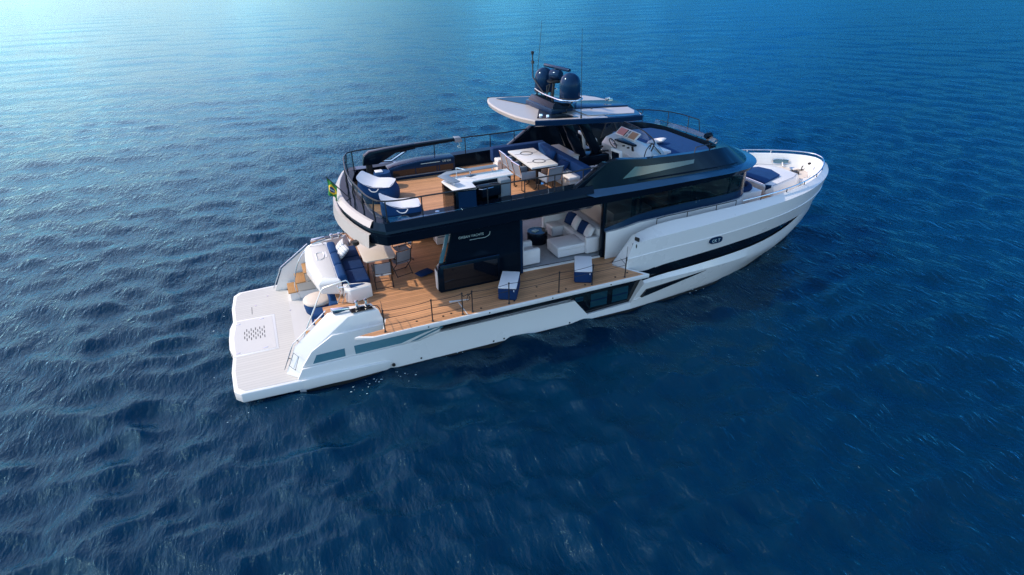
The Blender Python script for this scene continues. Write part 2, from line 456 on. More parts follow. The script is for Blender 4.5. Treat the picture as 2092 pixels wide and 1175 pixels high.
# --- forward hull, lofted between feature lines (half breadths, mirrored)
TIP = 23.9
capIn  = [(12.72,2.74,2.66),(13.3,2.74,2.80),(15,2.76,2.90),(17,2.74,2.95),(18.5,2.66,2.97),(19.9,2.42,2.98),(21.2,2.0,2.98),(22.3,1.42,2.97),(23.1,.82,2.96),(23.5,.36,2.95),(23.6,0,2.95)]
capOut = [(12.34,3.15,2.52),(13.3,3.16,2.58),(15,3.16,2.66),(17.5,3.05,2.77),(19.15,2.86,2.81),(20.4,2.56,2.82),(21.5,2.12,2.82),(22.6,1.5,2.81),(23.35,.9,2.80),(23.78,.42,2.80),(TIP,0,2.80)]
white1 = [(12.16,3.17,2.05),(13.9,3.15,2.12),(15.6,3.13,2.17),(17.5,3.02,2.24),(19.15,2.80,2.29),(20.4,2.46,2.31),(21.5,2.0,2.31),(22.6,1.36,2.30),(23.35,.74,2.30),(23.75,.3,2.30),(23.82,0,2.30)]
white2 = [(x, y + .022, z - .012) for x, y, z in white1]
white2[-1] = (23.85, 0, 2.29)
deckln = [(12.07,3.14,1.72),(12.5,3.13,1.5),(13.8,3.11,1.53),(15.1,3.07,1.59),(16.6,2.97,1.64),(18.2,2.78,1.67),(19.8,2.44,1.70),(20.9,2.08,1.70),(22.0,1.5,1.68),(23.0,.82,1.66),(23.5,.3,1.65),(23.6,0,1.65)]
bandB  = [(12.9,3.08,1.06),(13.57,3.07,1.12),(14.7,3.04,1.15),(16.4,2.93,1.19),(17.8,2.76,1.22),(19.3,2.43,1.30),(20.3,2.14,1.42),(20.9,2.0,1.62),(22.0,1.48,1.62),(23.0,.80,1.62),(23.48,.28,1.62),(23.57,0,1.62)]
ledgeO = [(12.9,3.17,.99),(14.15,3.14,.98),(16.1,3.03,.93),(17.3,2.88,.90),(18.8,2.54,.88),(20.1,2.15,.93),(20.9,1.9,1.05),(21.9,1.45,1.22),(22.9,.8,1.25),(23.3,.3,1.27),(23.4,0,1.27)]
lowln  = [(12.5,3.06,.30),(14.2,3.03,.52),(16,2.94,.62),(17.3,2.78,.62),(18.8,2.42,.60),(20.1,2.0,.62),(21.2,1.52,.66),(22.2,.98,.7),(22.9,.45,.72),(23.25,0,.74)]
chine  = [(12.5,3.05,.02),(14.4,2.92,.10),(15.5,2.84,.2),(16.8,2.70,.32),(18.2,2.38,.38),(20.1,1.66,.34),(21.3,1.15,.32),(22.4,.55,.32),(23.1,0,.32)]
wline  = [(12.5,3.04,-.05),(14.4,2.84,-.05),(16.5,2.60,-.05),(18.2,2.16,-.05),(19.6,1.64,-.05),(21.2,1.05,-.05),(22.4,.46,-.05),(22.98,0,-.05)]
keel   = [(12.5,2.7,-.7),(16,2.2,-.7),(19.6,1.2,-.7),(21.5,.5,-.7),(22.7,0,-.7)]
neg = lambda L: [(x, -y, z) for x, y, z in L]
N = 56
b = B()
b.strip([neg(l) for l in (capIn, capOut, white1)], N)
b.strip([neg(l) for l in (white1, white2)], N)
b.strip([neg(l) for l in (white2, deckln)], N)
b.strip([neg(l) for l in (bandB, ledgeO, lowln)], N)
b.strip([neg(l) for l in (lowln, chine, wline, keel)], N)
# inner face of the bulwark
inn1 = [(x - .0, max(0, y - .05), z - .02) for x, y, z in capIn]
inn2 = [(x - .25*(i > 6), max(0, y - .12), 1.9 if x < 17.6 else 2.24) for i, (x, y, z) in enumerate(capIn)]
inn2[-1] = (23.3, 0, 2.3)
b.strip([neg(l) for l in (capIn, inn1, inn2)], N)
# slanted aft end of the bulwark
b.poly([(12.07,-3.14,1.72),(11.88,-2.72,1.72),(12.55,-2.74,2.62),(12.72,-2.74,2.66),(12.34,-3.15,2.52),(12.16,-3.17,2.05)])
b.poly([(11.88,-2.72,1.72),(11.95,-2.62,1.72),(12.75,-2.66,2.64),(12.72,-2.74,2.66),(12.55,-2.74,2.62)])
# aft face of the lower bulge
b.poly([(12.5,-3.06,.30),(12.9,-3.17,.99),(12.9,-3.08,1.06),(12.9,-2.9,1.06),(12.5,-2.9,.28)])
# ledge that closes the glazing recess below the side deck
b.mirror()
hull = b.each(lambda v: bend(*v)).build('hull', WHITE, Y, ang=24)

# midship and aft hull sides
b = B()
side = [(1.75,-.7),(12.5,-.7),(12.5,.30),(10.86,.24),(10.37,.87),(5.88,.89),(5.3,.77),(1.97,.745),(1.80,.45)]
b.prism(side, 'y', -3.06, -2.96)
up = [(1.97,.75),(5.3,.775),(5.9,.895),(6.0,1.56),(2.9,1.56),(2.30,1.2)]
b.prism(up, 'y', -3.0, -2.9)
b.mirror()
b.prism([(2.2,-.6),(12.9,-.6),(12.9,1.55),(3.4,1.55),(3.4,.12),(2.2,.12)], 'y', -2.9, 2.9)
b.build('hull_side', WHITE, hull, bevel=.012)
# dark recess under the folded side deck and the glazing band to the bow
b = B()
b.prism([(5.95,.90),(6.05,1.54),(12.95,1.54),(12.95,.2),(10.3,.2),(10.3,.9)], 'y', -2.955, -2.905)
dk2 = [(12.4,3.02,1.56)] + [(x, y - .05, z + .02) for x, y, z in deckln[1:8]]
bd2 = [(12.4,3.02,1.04)] + [(x, y - .05, z - .02) for x, y, z in bandB[1:8]]
b.strip([neg(dk2), neg(bd2)], 40)
b.mirror()
band = b.each(lambda v: bend(*v)).build('window_band', DGLASS, hull, ang=24)
# frames and blinds seen through the big hull window
for x0, x1 in ((10.42, 10.72), (11.0, 11.62), (11.82, 12.42)):
    z0 = 0.42 if x0 > 10.9 else .75
    pn = B().box(x0, x1, -2.972, -2.958, z0, .92).pair('window_pane', PGLASS, hull)
    B().box(x0, x1, -2.985, -2.973, (z0+.92)/2 - .02, (z0+.92)/2 + .02).pair('blind_rail', NAVYP, pn)
    B().box(x0, x1, -2.972, -2.958, 1.08, 1.22).pair('transom_pane', DGLASS, hull)
bt = [(2.2,-3.064),(12.5,-3.064)]
b = B(); b.strip([[(1.95,-3.066,.055),(12.5,-3.066,.045)],[(1.95,-3.066,-.25),(12.5,-3.066,-.25)]], 0)
wl2 = [(x, y + .012, .045) for x, y, z in [(12.5,3.055,0),(14.4,2.905,0),(15.5,2.80,0),(16.8,2.63,0),(18.2,2.22,0),(20.1,1.47,0),(21.3,1.03,0),(22.4,.50,0),(23.02,0,0)]]
wl3 = [(x, y - .02, -.12) for x, y, z in wl2]; wl3[-1] = (23.0, 0, -.12)
b.strip([neg(wl2), neg(wl3)], 40)
b.each(lambda v: bend(*v)).pair('boot_stripe', RUBBER, hull)
# stern quarter portlights
for q in ([(2.40,1.06),(3.16,1.07),(3.15,.81),(2.27,.81)], [(3.42,1.08),(5.92,1.06),(5.45,.98),(4.74,.80),(3.43,.80)]):
    B().prism(q, 'y', -3.008, -2.99).pair('portlight', TGLASS, hull)
B().prism([(4.86,.80),(5.0,.80),(5.9,1.04),(5.75,1.04)], 'y', -3.02, -3.0).pair('hull_trim', WHITE, hull)
B().prism([(5.02,.785),(5.22,.785),(6.02,1.02),(5.95,1.06)], 'y', -3.012, -2.99).pair('hull_accent', TGLASS, hull)
# slit window in the bulge, and its raised crease
b = B(); b.prism([(12.85,.46),(13.04,.72),(15.55,.86),(15.2,.80)], 'y', -3.17, -3.02)
b.each(lambda v: (v[0], v[1] + .11*max(0, (v[0]-13.0)/2.6), v[2])).pair('slit_window', DGLASS, hull)
b = B(); b.tube(sample([(12.62,-3.08,.36),(13.6,-3.10,.58),(15.2,-3.02,.76),(16.1,-2.97,.90)], 20), .022, 6, r2=.006); b.pair('crease_moulding', WHITE, hull)
# rub sponson at the stern quarter
b = B()
b.rings([[(1.88,-2.9,.455),(1.88,-3.13,.425),(1.88,-3.125,.12),(1.88,-2.9,.12)],[(3.2,-2.9,.47),(3.2,-3.17,.42),(3.2,-3.14,.08),(3.2,-2.9,.08)],
         [(4.2,-2.9,.44),(4.2,-3.13,.36),(4.2,-3.11,.08),(4.2,-2.9,.08)],[(4.42,-2.9,.40),(4.42,-3.06,.30),(4.42,-3.05,.10),(4.42,-2.9,.10)]])
b.pair('rub_sponson', WHITE, hull, bevel=.015)
b = B().lathe([(0,-.05),(.05,-.05),(.05,.05),(0,.05)], (0,0,0), 12); b.each(lambda v: (v[0]+4.42, v[2]-3.06, v[1]+.18)).pair('exhaust_outlet', RUBBER, hull)
for x, z in ((5.25,.16),(7.55,.12),(7.9,.12),(10.2,.10)):
    b = B(); b.lathe([(0,0),(.03,0),(.03,.012),(0,.012)], (0,0,0), 10); b.each(lambda v: (v[0]+x, -3.058-v[2], v[1]+z)).pair('drain_outlet', RUBBER, hull)
# hull badge
b = B(); b.prism([(15.68 + .27*math.copysign(abs(math.cos(a))**.6, math.cos(a)), 2.02 + .12*math.copysign(abs(math.sin(a))**.7, math.sin(a))) for a in np.linspace(0, 2*math.pi, 28)[:-1]], 'y', -3.165, -3.11)
bdg = b.build('hull_badge', NAVYP, hull)
text('badge_lettering', 'CK T', .15, LETTER, bdg, Mx((15.68,-3.168,2.0), rx=R(90)), .002)
# fuel and vent fittings on the sheer
b = B()
for q in ((12.42,-3.0,2.42),(12.5,-2.99,2.62)): b.rings([[Vector(q)+Vector((.02*math.cos(a)-s*.015, s*.045-.02, .07*math.sin(a))) for a in np.linspace(0,2*math.pi,13)[:-1]] for s in (-3.2, 0)])
b.build('fairlead', RUBBER, hull)
b = B(); b.tube([(23.75,.30,1.95),(24.12,.31,1.80),(24.2,.31,1.68)], .045, 8); b.tube([(24.1,.10,1.72),(24.2,.31,1.68),(24.1,.5,1.72)], .03, 6); b.build('anchor', STEEL, hull)

# --- swim platform
pl = []
left = [(0.34,3.06),(.16,2.85),(.10,1.9),(.14,1.02),(.04,.6),(.02,0)]
out = [(x, -y) for x, y in left] + [(x, y) for x, y in left[:-1]][::-1]
out = [(1.9,-3.13)] + out[:]; out = out + [(1.9,3.13)]
out = [p for p in out]
plat = B().prism(out, 'z', .13, .43).build('swim_platform', WHITE, Y, bevel=.03, seg=3)
def inset(P, d):
    c = Vector((1.2, 0)); r = []
    for x, y in P: r.append((x + d if x < 1 else x, y - d*math.copysign(1, y) if abs(y) > 2.5 else y))
    return r
ins = inset(out, .10)
B().prism([(p[0], p[1]) for p in ins if p[0] > -1] , 'z', .425, .437).build('platform_decking', PLATM, plat)
B().prism([(1.9,-2.5),(2.9,-2.5),(2.9,2.5),(1.9,2.5)], 'z', .13, .437).build('platform_landing', SOFTWHITE, plat)
hp = [(.16,-1.17),(.10,0),(.20,1.0),(1.40,.95),(1.42,-1.20)]
ht = B().prism(hp, 'z', .43, .444).build('platform_hatch', WHITE, plat, bevel=.006)
B().prism([(.22,-1.09),(.17,0),(.26,.93),(1.33,.88),(1.35,-1.12)], 'z', .435, .448).build('hatch_panel', SOFTWHITE, ht)
b = B()
for i in range(10):
    for j in range(3 if i % 2 else 2):
        x = .48 + i*.064; y = (.32 if i % 2 else .18) - j*.28 - .0*i
        b.box(x-.011, x+.011, y-.16, y, .444, .4505)
b.build('drain_grille', RUBBER, ht)
for x, y in ((.30,.72),(1.0,.80),(.28,-1.0),(1.05,-1.0)): B().box(x-.07, x+.07, y-.022, y+.022, .444, .454).build('hatch_hinge', STEEL, ht, bevel=.004)
for x, y in ((.85,1.8),(1.9,1.0),(1.25,2.35)): B().lathe([(0,0),(.03,0),(.03,.008),(0,.01)], (x,y,.437), 10).build('deck_fitting', STEEL, plat)
B().box(.72,.735,1.25,1.75,.436,.44).build('platform_seam', RUBBER, plat)

# --- stern quarter wings (one each side): sloping block with a solid side
def wing(sg):
    b = B()
    y = lambda v: sg * v
    # stations along x: inner/outer at top and foot
    st = [(1.52,1.83,.44,.45),(1.90,2.29,1.25,1.19),(2.93,3.41,1.99,1.95),(4.05,4.22,2.03,1.99)]
    tI = [(1.52,y(2.62),.44),(1.90,y(2.60),1.25),(2.90,y(2.48),1.99),(3.5,y(2.48),2.06),(4.10,y(2.55),2.06)]
    tO = [(1.83,y(2.985),.45),(2.29,y(2.97),1.19),(3.41,y(2.90),1.97),(3.8,y(2.90),2.0),(4.25,y(2.88),2.0)]
    b.strip([tI, tO], 0)
    b.poly([tO[0],(1.98,y(2.995),.44),(2.05,y(2.99),.75),(2.35,y(2.985),1.185),tO[1]])
    b.poly([tO[1],(2.35,y(2.985),1.185),(4.3,y(2.96),1.20),(4.36,y(2.95),1.60),tO[4],tO[3],tO[2]])
    b.poly([tI[0],tI[1],tI[2],tI[3],tI[4],(4.3,y(2.55),1.5),(4.3,y(2.55),.44)])
    b.poly([tI[4],tO[4],(4.36,y(2.95),1.60),(4.34,y(2.93),1.2),(4.3,y(2.55),1.5)])
    b.poly([(2.35,y(2.985),1.185),(4.3,y(2.96),1.20),(4.3,y(2.9),1.19),(2.35,y(2.9),1.17)])
    w = b.build('stern_wing', WHITE, Y, bevel=.02, ang=25)
    # aft access panel seams, handrail along the slope, top deck fittings
    q = [(1.66,y(2.70),.72),(1.84,y(2.70),1.10),(1.95,y(2.90),1.06),(1.79,y(2.92),.68)]
    nrm = Vector((-.905,0,.42))
    B().tube([Vector(p) + nrm*.006 for p in q], .006, 4, closed=True).build('panel_seam', RUBBER, w)
    b = B(); rail = [(1.50,y(2.60),.56),(1.865,y(2.575),1.31),(2.88,y(2.455),2.06)]
    b.tube(sample(rail[:2], 4) + sample(rail[1:], 8)[1:], .016, 6)
    b.build('slope_handrail', STEEL, w)
    for p in ((1.67,y(2.59),.92),(1.98,y(2.565),1.40),(2.80,y(2.47),2.02)): B().tube([p, (p[0]+.05, p[1]+sg*.05, p[2]-.02)], .012, 6).build('handrail_bracket', SATIN, w)
    return w
for sg in (-1, 1):
    w = wing(sg)
    y = lambda v: sg * v
    B().prism([(3.5,y(2.66)),(4.05,y(2.64)),(4.12,y(2.86)),(3.52,y(2.86))], 'z', 2.04, 2.066).build('mooring_panel', DGLASS, w)
    b = B(); b.prism([(3.0,y(2.5)),(3.5,y(2.62)),(3.5,y(2.72)),(3.05,y(2.66))], 'z', 2.0, 2.14); b.build('mooring_roller', STEEL, w, bevel=.02)
    for x in (3.72, 3.98):
        b = B(); b.lathe([(0,0),(.05,0),(.045,.06),(.035,.10),(.06,.14),(.055,.17),(0,.18)], (x, y(2.56), 2.05), 14); b.build('bollard', STEEL, w)
    b = B(); b.tube(sample([(4.0,y(2.72),2.05),(4.22,y(2.82),2.09),(4.34,y(2.93),1.75)], 8), .013, 6); b.build('wing_rail', SATIN, w)

# --- folded down side decks
for sg in (-1, 1):
    y = lambda v: sg * v
    P = [(3.42,y(3.58)),(3.87,y(3.80)),(12.6,y(3.80)),(11.9,y(2.76)),(4.37,y(2.96)),(4.20,y(3.52))]
    bal = B().prism(P, 'z', 1.58, 1.71).build('folding_side_deck', WHITE, Y, bevel=.012)
    Q = [(3.56,y(3.58)),(3.92,y(3.75)),(12.42,y(3.75)),(11.82,y(2.76)),(4.40,y(2.96)),(4.26,y(3.50))]
    B().prism(Q, 'z', 1.70, 1.716).build('teak_surface', TEAK, bal)
    stx = [4.24, 5.56, 6.44, 6.73, 7.85, 9.46, 10.59, 11.76]
    for x in stx:
        b = B(); b.tube([(x,y(3.68),1.71),(x,y(3.70),2.40)], .018, 8); b.lathe([(0,0),(.035,0),(.03,.03),(.018,.05),(0,.05)], (x,y(3.68),1.715), 10)
        b.lathe([(0,-.02),(.026,-.02),(.026,.02),(0,.02)], (x,y(3.70),2.40), 10)
        b.build('stanchion', SATIN, bal)
    for z, sag in ((2.39, .04), (2.16, .02), (1.94, .02)):
        b = B()
        for a, c in [(a, c) for a, c in zip(stx, stx[1:]) if not (a == 6.44)]:
            if z < 2.0 and a > 6: continue
            b.tube([(a + (c-a)*t, y(3.70), z - sag*4*t*(1-t)*min(1, (c-a))) for t in np.linspace(0, 1, 9)], .008, 5)
        b.tube([(4.24,y(3.70),z),(4.30,y(3.2),z-.05),(4.32,y(2.93),z-.12)], .008, 5)
        if z > 2.1: b.tube([(11.76,y(3.70),z),(12.1,y(3.22),z+.12)] if z > 2.3 else [(11.76,y(3.70),z),(11.95,y(3.1),z-.1)], .008, 5)
        b.build('guard_rope', ROPE, bal)
    b = B(); b.tube(sample([(6.44,y(3.7),2.37),(6.5,y(3.66),2.28),(6.6,y(3.72),2.35),(6.68,y(3.66),2.30),(6.73,y(3.7),2.38)], 14), .014, 6)
    b.tube(sample([(6.6,y(3.7),2.36),(6.66,y(3.74),2.2),(6.58,y(3.7),2.12),(6.62,y(3.68),2.3)], 10), .010, 6); b.build('gate_rope', ROPE, bal)
    B().prism([(6.545,y(3.76)),(6.575,y(3.76)),(6.555,y(2.98)),(6.525,y(2.98))], 'z', 1.712, 1.7205).build('deck_joint', SOFTWHITE, bal)
    B().prism([(6.30,y(2.82)),(6.33,y(2.80)),(6.86,y(2.92)),(6.86,y(2.96)),(6.30,y(2.90))], 'z', 1.712, 1.7205).build('deck_joint', SOFTWHITE, bal)
    for x, yy in ((5.15,3.5),(5.9,3.55),(6.15,3.5),(7.02,3.58),(8.05,3.6),(8.75,3.6),(9.75,3.58),(10.4,3.6),(11.5,3.55),(12.0,3.45),(9.0,3.1)):
        B().lathe([(0,0),(.03,0),(.03,.012),(0,.014)], (x,y(yy),1.716), 10).build('deck_socket', RUBBER, bal)
    for x in (5.4, 7.2, 9.2, 11.2):
        b = B(); b.lathe([(0,0),(.022,0),(.022,.012),(0,.012)], (0,0,0), 8); b.each(lambda v: (v[0]+x, y(3.80)+sg*(v[2]-.002), v[1]+1.645)).build('edge_bolt', RUBBER, bal)

# --- main deck
P = [(3.3,-2.55),(4.3,-2.55),(4.37,-2.955),(11.9,-2.755),(12.0,-2.5),(12.9,-2.5),(12.9,2.5),(12.0,2.5),(11.9,2.755),(4.37,2.955),(4.3,2.55),(3.3,2.55)]
md = B().prism(P, 'z', 1.55, 1.708).build('main_deck', TEAK, Y)
B().prism([(8.85,-1.9),(12.9,-1.95),(17.2,-1.95),(17.2,1.95),(12.9,1.95),(8.85,1.9)], 'z', 1.70, 1.726).build('saloon_carpet', CARPET, md)
for sg in (-1, 1):
    B().prism([(8.95,sg*1.84),(11.85,sg*1.97),(11.85,sg*2.10),(8.95,sg*2.0)], 'z', 1.70, 1.75).build('door_track', WHITE, md, bevel=.01)
    B().prism([(8.95,sg*1.86),(11.85,sg*1.99),(11.85,sg*2.02),(8.95,sg*1.9)], 'z', 1.74, 1.756).build('track_slot', DGLASS, md)
B().prism([(12.4,-2.66),(15,-2.66),(18,-2.5),(18.4,-2.4),(18.4,2.5),(18,2.62),(15,2.66),(12.4,2.66)], 'z', 1.72, 1.93).build('side_walkway', SOFTWHITE, md)

# --- white water churned up beside the stern and along the waterline
fm = bpy.data.materials.new('sea_foam'); fm.use_nodes = True
fm.node_tree.nodes['Principled BSDF'].inputs['Base Color'].default_value = (0.55, 0.72, 0.78, 1); fm.node_tree.nodes['Principled BSDF'].inputs['Roughness'].default_value = 0.5
b = B()
def fleck(x, y, r, z=.02):
    n = random.randint(5, 8); a0 = random.random()*6
    ring = [b.V((x + r*random.uniform(.5, 1.3)*math.cos(a0 + 6.283*i/n)*1.5, y + r*random.uniform(.4, 1.1)*math.sin(a0 + 6.283*i/n), z)) for i in range(n)]
    top = b.V((x, y, z + r*.5))
    for i in range(n): b.F([ring[i], ring[(i+1) % n], top])
for _ in range(60):
    u = random.random()**1.5
    fleck(3.9 + random.gauss(.1, .45), -3.25 - abs(random.gauss(0, .35)), random.uniform(.005, .022), random.uniform(0, .05))
for _ in range(8): fleck(.9 + random.gauss(0, .8), -3.25 - abs(random.gauss(0, .22)), random.uniform(.006, .022), random.uniform(0, .05))
for _ in range(22):
    x = random.uniform(4.5, 21.5); hb = float(np.interp(x, [4.5,12.5,14.4,16.5,18.2,19.6,21.2,22.4], [3.07,3.06,2.92,2.68,2.24,1.68,1.06,.5]))
    fleck(*bend(x, -hb - abs(random.gauss(.02, .10)), 0)[:2], random.uniform(.006, .02), random.uniform(0, .045))
for _ in range(6): fleck(-.15 - abs(random.gauss(0, .25)), random.uniform(-2.8, 2.8), random.uniform(.006, .022), random.uniform(0, .05))
tag(b.build('foam', fm), 'small flecks of white foam on the water along the waterline and stern', kind='stuff')

# --- transom block between the two stairways
tr = [[(2.86,1.72),(3.5,1.78),(3.5,-1.24),(2.96,-.98),(2.80,.45)],
      [(2.74,1.74),(3.52,1.82),(3.52,-1.28),(2.86,-1.06),(2.66,.42)],
      [(2.70,1.75),(3.52,1.82),(3.52,-1.26),(2.90,-1.02),(2.64,.42)],
      [(3.26,1.58),(3.52,1.62),(3.52,-1.1),(3.36,-.9),(3.24,.4)],
      [(3.36,1.55),(3.52,1.6),(3.52,-1.05),(3.42,-.85),(3.36,.4)]]
b = B()
b.rings([[(x, y, z) for x, y in r] for r, z in zip(tr, (2.31, 2.20, 1.84, 1.70, .43))])
tb = b.build('transom_block', WHITE, Y, bevel=.05, seg=3)
lid = B().prism([(2.93,1.58),(3.42,1.62),(3.42,-1.08),(3.02,-.86),(2.88,.45)], 'z', 2.30, 2.326).build('transom_lid', SOFTWHITE, tb, bevel=.02)
em = [(3.03,.36),(3.03,.86),(3.12,.92),(3.26,.90),(3.29,.72),(3.22,.42),(3.12,.34)]
B().tube([(x, y, 2.33) for x, y in em], .018, 6, closed=True).build('lid_emblem', WHITE, lid)
B().prism([(3.30,.45),(3.36,.5),(3.36,.95),(3.30,.9)], 'z', 2.326, 2.335).build('lid_emblem', WHITE, lid)
B().prism([(2.05,-2.52),(3.35,-2.52),(3.35,-1.06),(3.2,-1.06),(3.2,1.5),(3.35,1.55),(3.35,2.52),(2.9,2.52),(2.9,1.64),(2.75,1.5),(2.75,-1.2),(2.9,-1.3),(2.9,-2.52)][1:], 'z', 1.4, 1.706) if False else None
for sg in (-1, 1):
    y = lambda v: sg * v
    st = B().prism([(2.86,.43),(2.86,1.69),(3.35,1.69),(3.35,.43)], 'y', min(y(1.6),y(2.56)), max(y(1.6),y(2.56))).build('stair_landing', WHITE, Y)
    B().box(2.84, 3.36, min(y(1.6),y(2.56)), max(y(1.6),y(2.56)), 1.69, 1.712).build('landing_teak', TEAK, st)
    for i, (x, z) in enumerate(((1.95,.75),(2.25,1.07),(2.55,1.39))):
        s_ = B().box(x+.05, 2.86, min(y(1.64),y(2.55)), max(y(1.64),y(2.55)), .43 if i == 0 else z-.33, z-.035).build('stair_riser', BEIGE if i else WHITE, st)
        B().box(x, x+.32, min(y(1.62),y(2.42)), max(y(1.62),y(2.42)), z-.035, z).build('stair_tread', TEAKX, s_, bevel=.008)
b = B(); b.tube(sample([(2.31,1.64,.44),(2.20,1.64,.85),(2.32,1.63,1.45),(2.62,1.60,2.05),(2.95,1.55,2.36),(3.3,1.52,2.42),(3.42,1.5,2.2)], 26), .016, 8); b.build('stair_handrail', STEEL, tb)
b = B(); b.tube([(2.02,-1.40,.44),(2.30,-1.38,1.0),(2.90,-1.34,2.12),(2.98,-1.34,2.2),(3.62,-1.46,2.36)] + sample([(3.66,-1.50,2.35),(3.70,-1.56,2.28),(3.62,-1.50,2.18),(3.42,-1.38,2.14)], 8), .018, 8); b.build('stair_handrail', STEEL, tb)
b = B(); b.tube(sample([(3.30,-1.50,1.72),(3.42,-1.58,2.05),(3.36,-1.56,2.28)], 8), .022, 8); b.tube(sample([(3.42,-1.62,1.72),(3.56,-1.7,2.1)], 4), .018, 8); b.build('gate_post', STEEL, tb)
# aft facing lounge under the overhang
b = B().box(3.08, 3.38, -.75, 1.25, 1.0, 1.60); b.each(lambda v: (v[0] + .12*abs(v[1]-.25)**2*.3, v[1], v[2])).build('lounge_backrest', NAVY, tb, bevel=.09, seg=4, ang=50)
B().prism([(3.05,-1.36),(3.45,-1.36),(3.5,-1.20),(3.05,-1.1)], 'z', .95, 1.62).build('side_cushion', NAVY, tb, bevel=.05, seg=3, ang=50)

# --- cockpit sofa built on the forward side of the transom block
sofa = thing('cockpit_sofa', 'blue upholstered sofa with white base behind the transom at the stern', 'sofa', (3.9, .1, 1.71))
B().box(-.40, .42, -1.32, 1.45, 0, .22).build('base', WHITE, sofa, bevel=.03)
for i, (a, c) in enumerate(((-1.30,-.40),(-.40,.52),(.52,1.44))):
    B().box(-.22, .46, a+.01, c-.01, .20, .42).build('seat_cushion', NAVYD, sofa, bevel=.06, seg=4, ang=50)
    b = B().box(-.42, -.16, a+.01, c-.01, .30, .70); b.each(lambda v: (v[0] - .10*(v[2]-.3), v[1], v[2])); b.build('back_cushion', NAVY, sofa, bevel=.09, seg=4, ang=50)
b = B(); b.prism([(-.36,-1.36),(.30,-1.40),(.44,-1.50),(.42,-1.66),(-.22,-1.86),(-.36,-1.72)], 'z', 0, .46)
b.each(lambda v: (v[0], v[1], v[2] - .10*max(0, v[0]+.36)*(v[2] > .3)))
arm = b.build('end_locker', WHITE, sofa, bevel=.03, seg=3)
b = B(); b.prism([(-.22,-1.46),(.20,-1.46),(.26,-1.52),(-.18,-1.70)], 'z', .30, .465); b.each(lambda v: (v[0], v[1], v[2] - .10*max(0, v[0]+.36)*(v[2] > .4))); b.build('locker_inset', NAVY, arm)
def cushion(name, label, m, loc, w, d, t, rx, ry, rz, cat='cushion', group=None):
    o = B().pillow(w, d, t).build(name, m, None, ang=60)
    o.location = loc; o.rotation_euler = (rx, ry, rz)
    return tag(o, label, cat, group)
cushion('scatter_cushion', 'white striped scatter cushion lying flat in front on the blue stern sofa', STRIPE, (3.83,.62,2.34), .50,.46,.17, 0, R(-42), R(8), group='scatter cushions on the stern sofa')
cushion('scatter_cushion', 'white striped scatter cushion propped behind the other at the port end of the stern sofa', STRIPE, (3.80,1.02,2.36), .50,.46,.17, 0, R(-50), R(-6), group='scatter cushions on the stern sofa')
pf = thing('pouf', 'round blue pouf with pale grey top standing on the swim platform', 'pouf', (2.82, .60, .437))
b = B().lathe([(0,0),(.40,0),(.44,.04),(.47,.25),(.45,.38),(0,.38)], n=32).build('pouf_side', NAVY, pf, ang=50)
b = B().lathe([(.45,.37),(.475,.40),(.47,.45),(.38,.50),(0,.52)], n=32).build('pouf_top', CREAM, pf, ang=60)
o = B().box(-.30,.30,-.26,.26,0,.40).build('block_pouf', NAVY, None, bevel=.07, seg=4, ang=50); o.location = (2.82,-.16,.437); o.rotation_euler = (0,0,R(-12))
tag(o, 'square plain blue pouf on the swim platform beside the round one', 'pouf')

# --- cockpit table and folding chairs
tbl = thing('cockpit_table', 'beige cockpit table with clipped corners under the upper deck overhang', 'table', (4.82, .25, 1.71))
B().prism([(-.50,-.80),(-.42,-.94),(.42,-.94),(.50,-.84),(.50,1.0),(-.5,1.0)], 'z', .70, .745).build('tabletop', BEIGE, tbl, bevel=.01)
for x, yy in ((-.36,-.6),(.34,-.6),(-.34,.8),(.34,.8)): B().tube([(x,yy,.7),(x*1.08,yy*1.03,0)], .03, 8).build('leg', WOOD, tbl)
def folding_chair(label, loc, rz):
    c = thing('folding_chair', label, 'chair', loc, rz, 'folding chairs in the cockpit')
    # faces +y; back at -y
    b = B(); n = 6
    rows = []
    for i in range(n+1):
        z = .52 + .38*i/n
        rows.append([(x, -.26 - .10*i/n - .03*math.cos(x/.24*1.5), z) for x in np.linspace(-.24,.24,7)])
    b.strip(rows, 0); b.build('back_sling', GFAB, c)
    b = B(); b.strip([[(x, yv, .44 - .02*math.cos(x/.24*1.5)) for x in np.linspace(-.24,.24,7)] for yv in np.linspace(-.24,.22,5)], 0); b.build('seat_sling', GFAB, c)
    for s in (-1, 1):
        b = B(); b.tube([(s*.25,-.38,.94),(s*.25,-.27,.45),(s*.25,.20,0)], .014, 6); b.build('frame_side', SATIN, c)
        b = B(); b.tube([(s*.27,.22,.44),(s*.27,-.05,.25),(s*.26,-.30,0)], .014, 6); b.build('leg', SATIN, c)
        b = B(); b.box(s*.27-.025, s*.27+.025, -.28, .20, .63, .655); b.build('armrest', SATIN, c, bevel=.008)
        b = B(); b.tube([(s*.27,.16,.63),(s*.26,.20,.44)], .012, 6); b.build('arm_support', STEEL, c)
    b = B()
    for yv, z in ((-.35,.90),(-.25,.50),(.20,.02),(-.30,.04)): b.tube([(-.25,yv,z),(.25,yv,z)], .011, 6)
    b.build('cross_bar', SATIN, c)
    return c
ch = folding_chair('grey sling folding chair seen from behind at the cockpit table, nearest the stern sofa', (4.78,-.95,1.71), R(-4))
dup(ch, (5.46,-.36,1.71), R(14), 'grey folding chair at the cockpit table corner nearest the black side panel')
dup(ch, (5.72,.55,1.71), R(100), 'grey folding chair at the forward table end, half hidden under the overhang')
cushion('floor_cushion', 'flat navy cushion lying on the teak cockpit floor beside the black side panel', NAVYD, (6.12,-.80,1.77), .55,.36,.12, 0, 0, R(22))

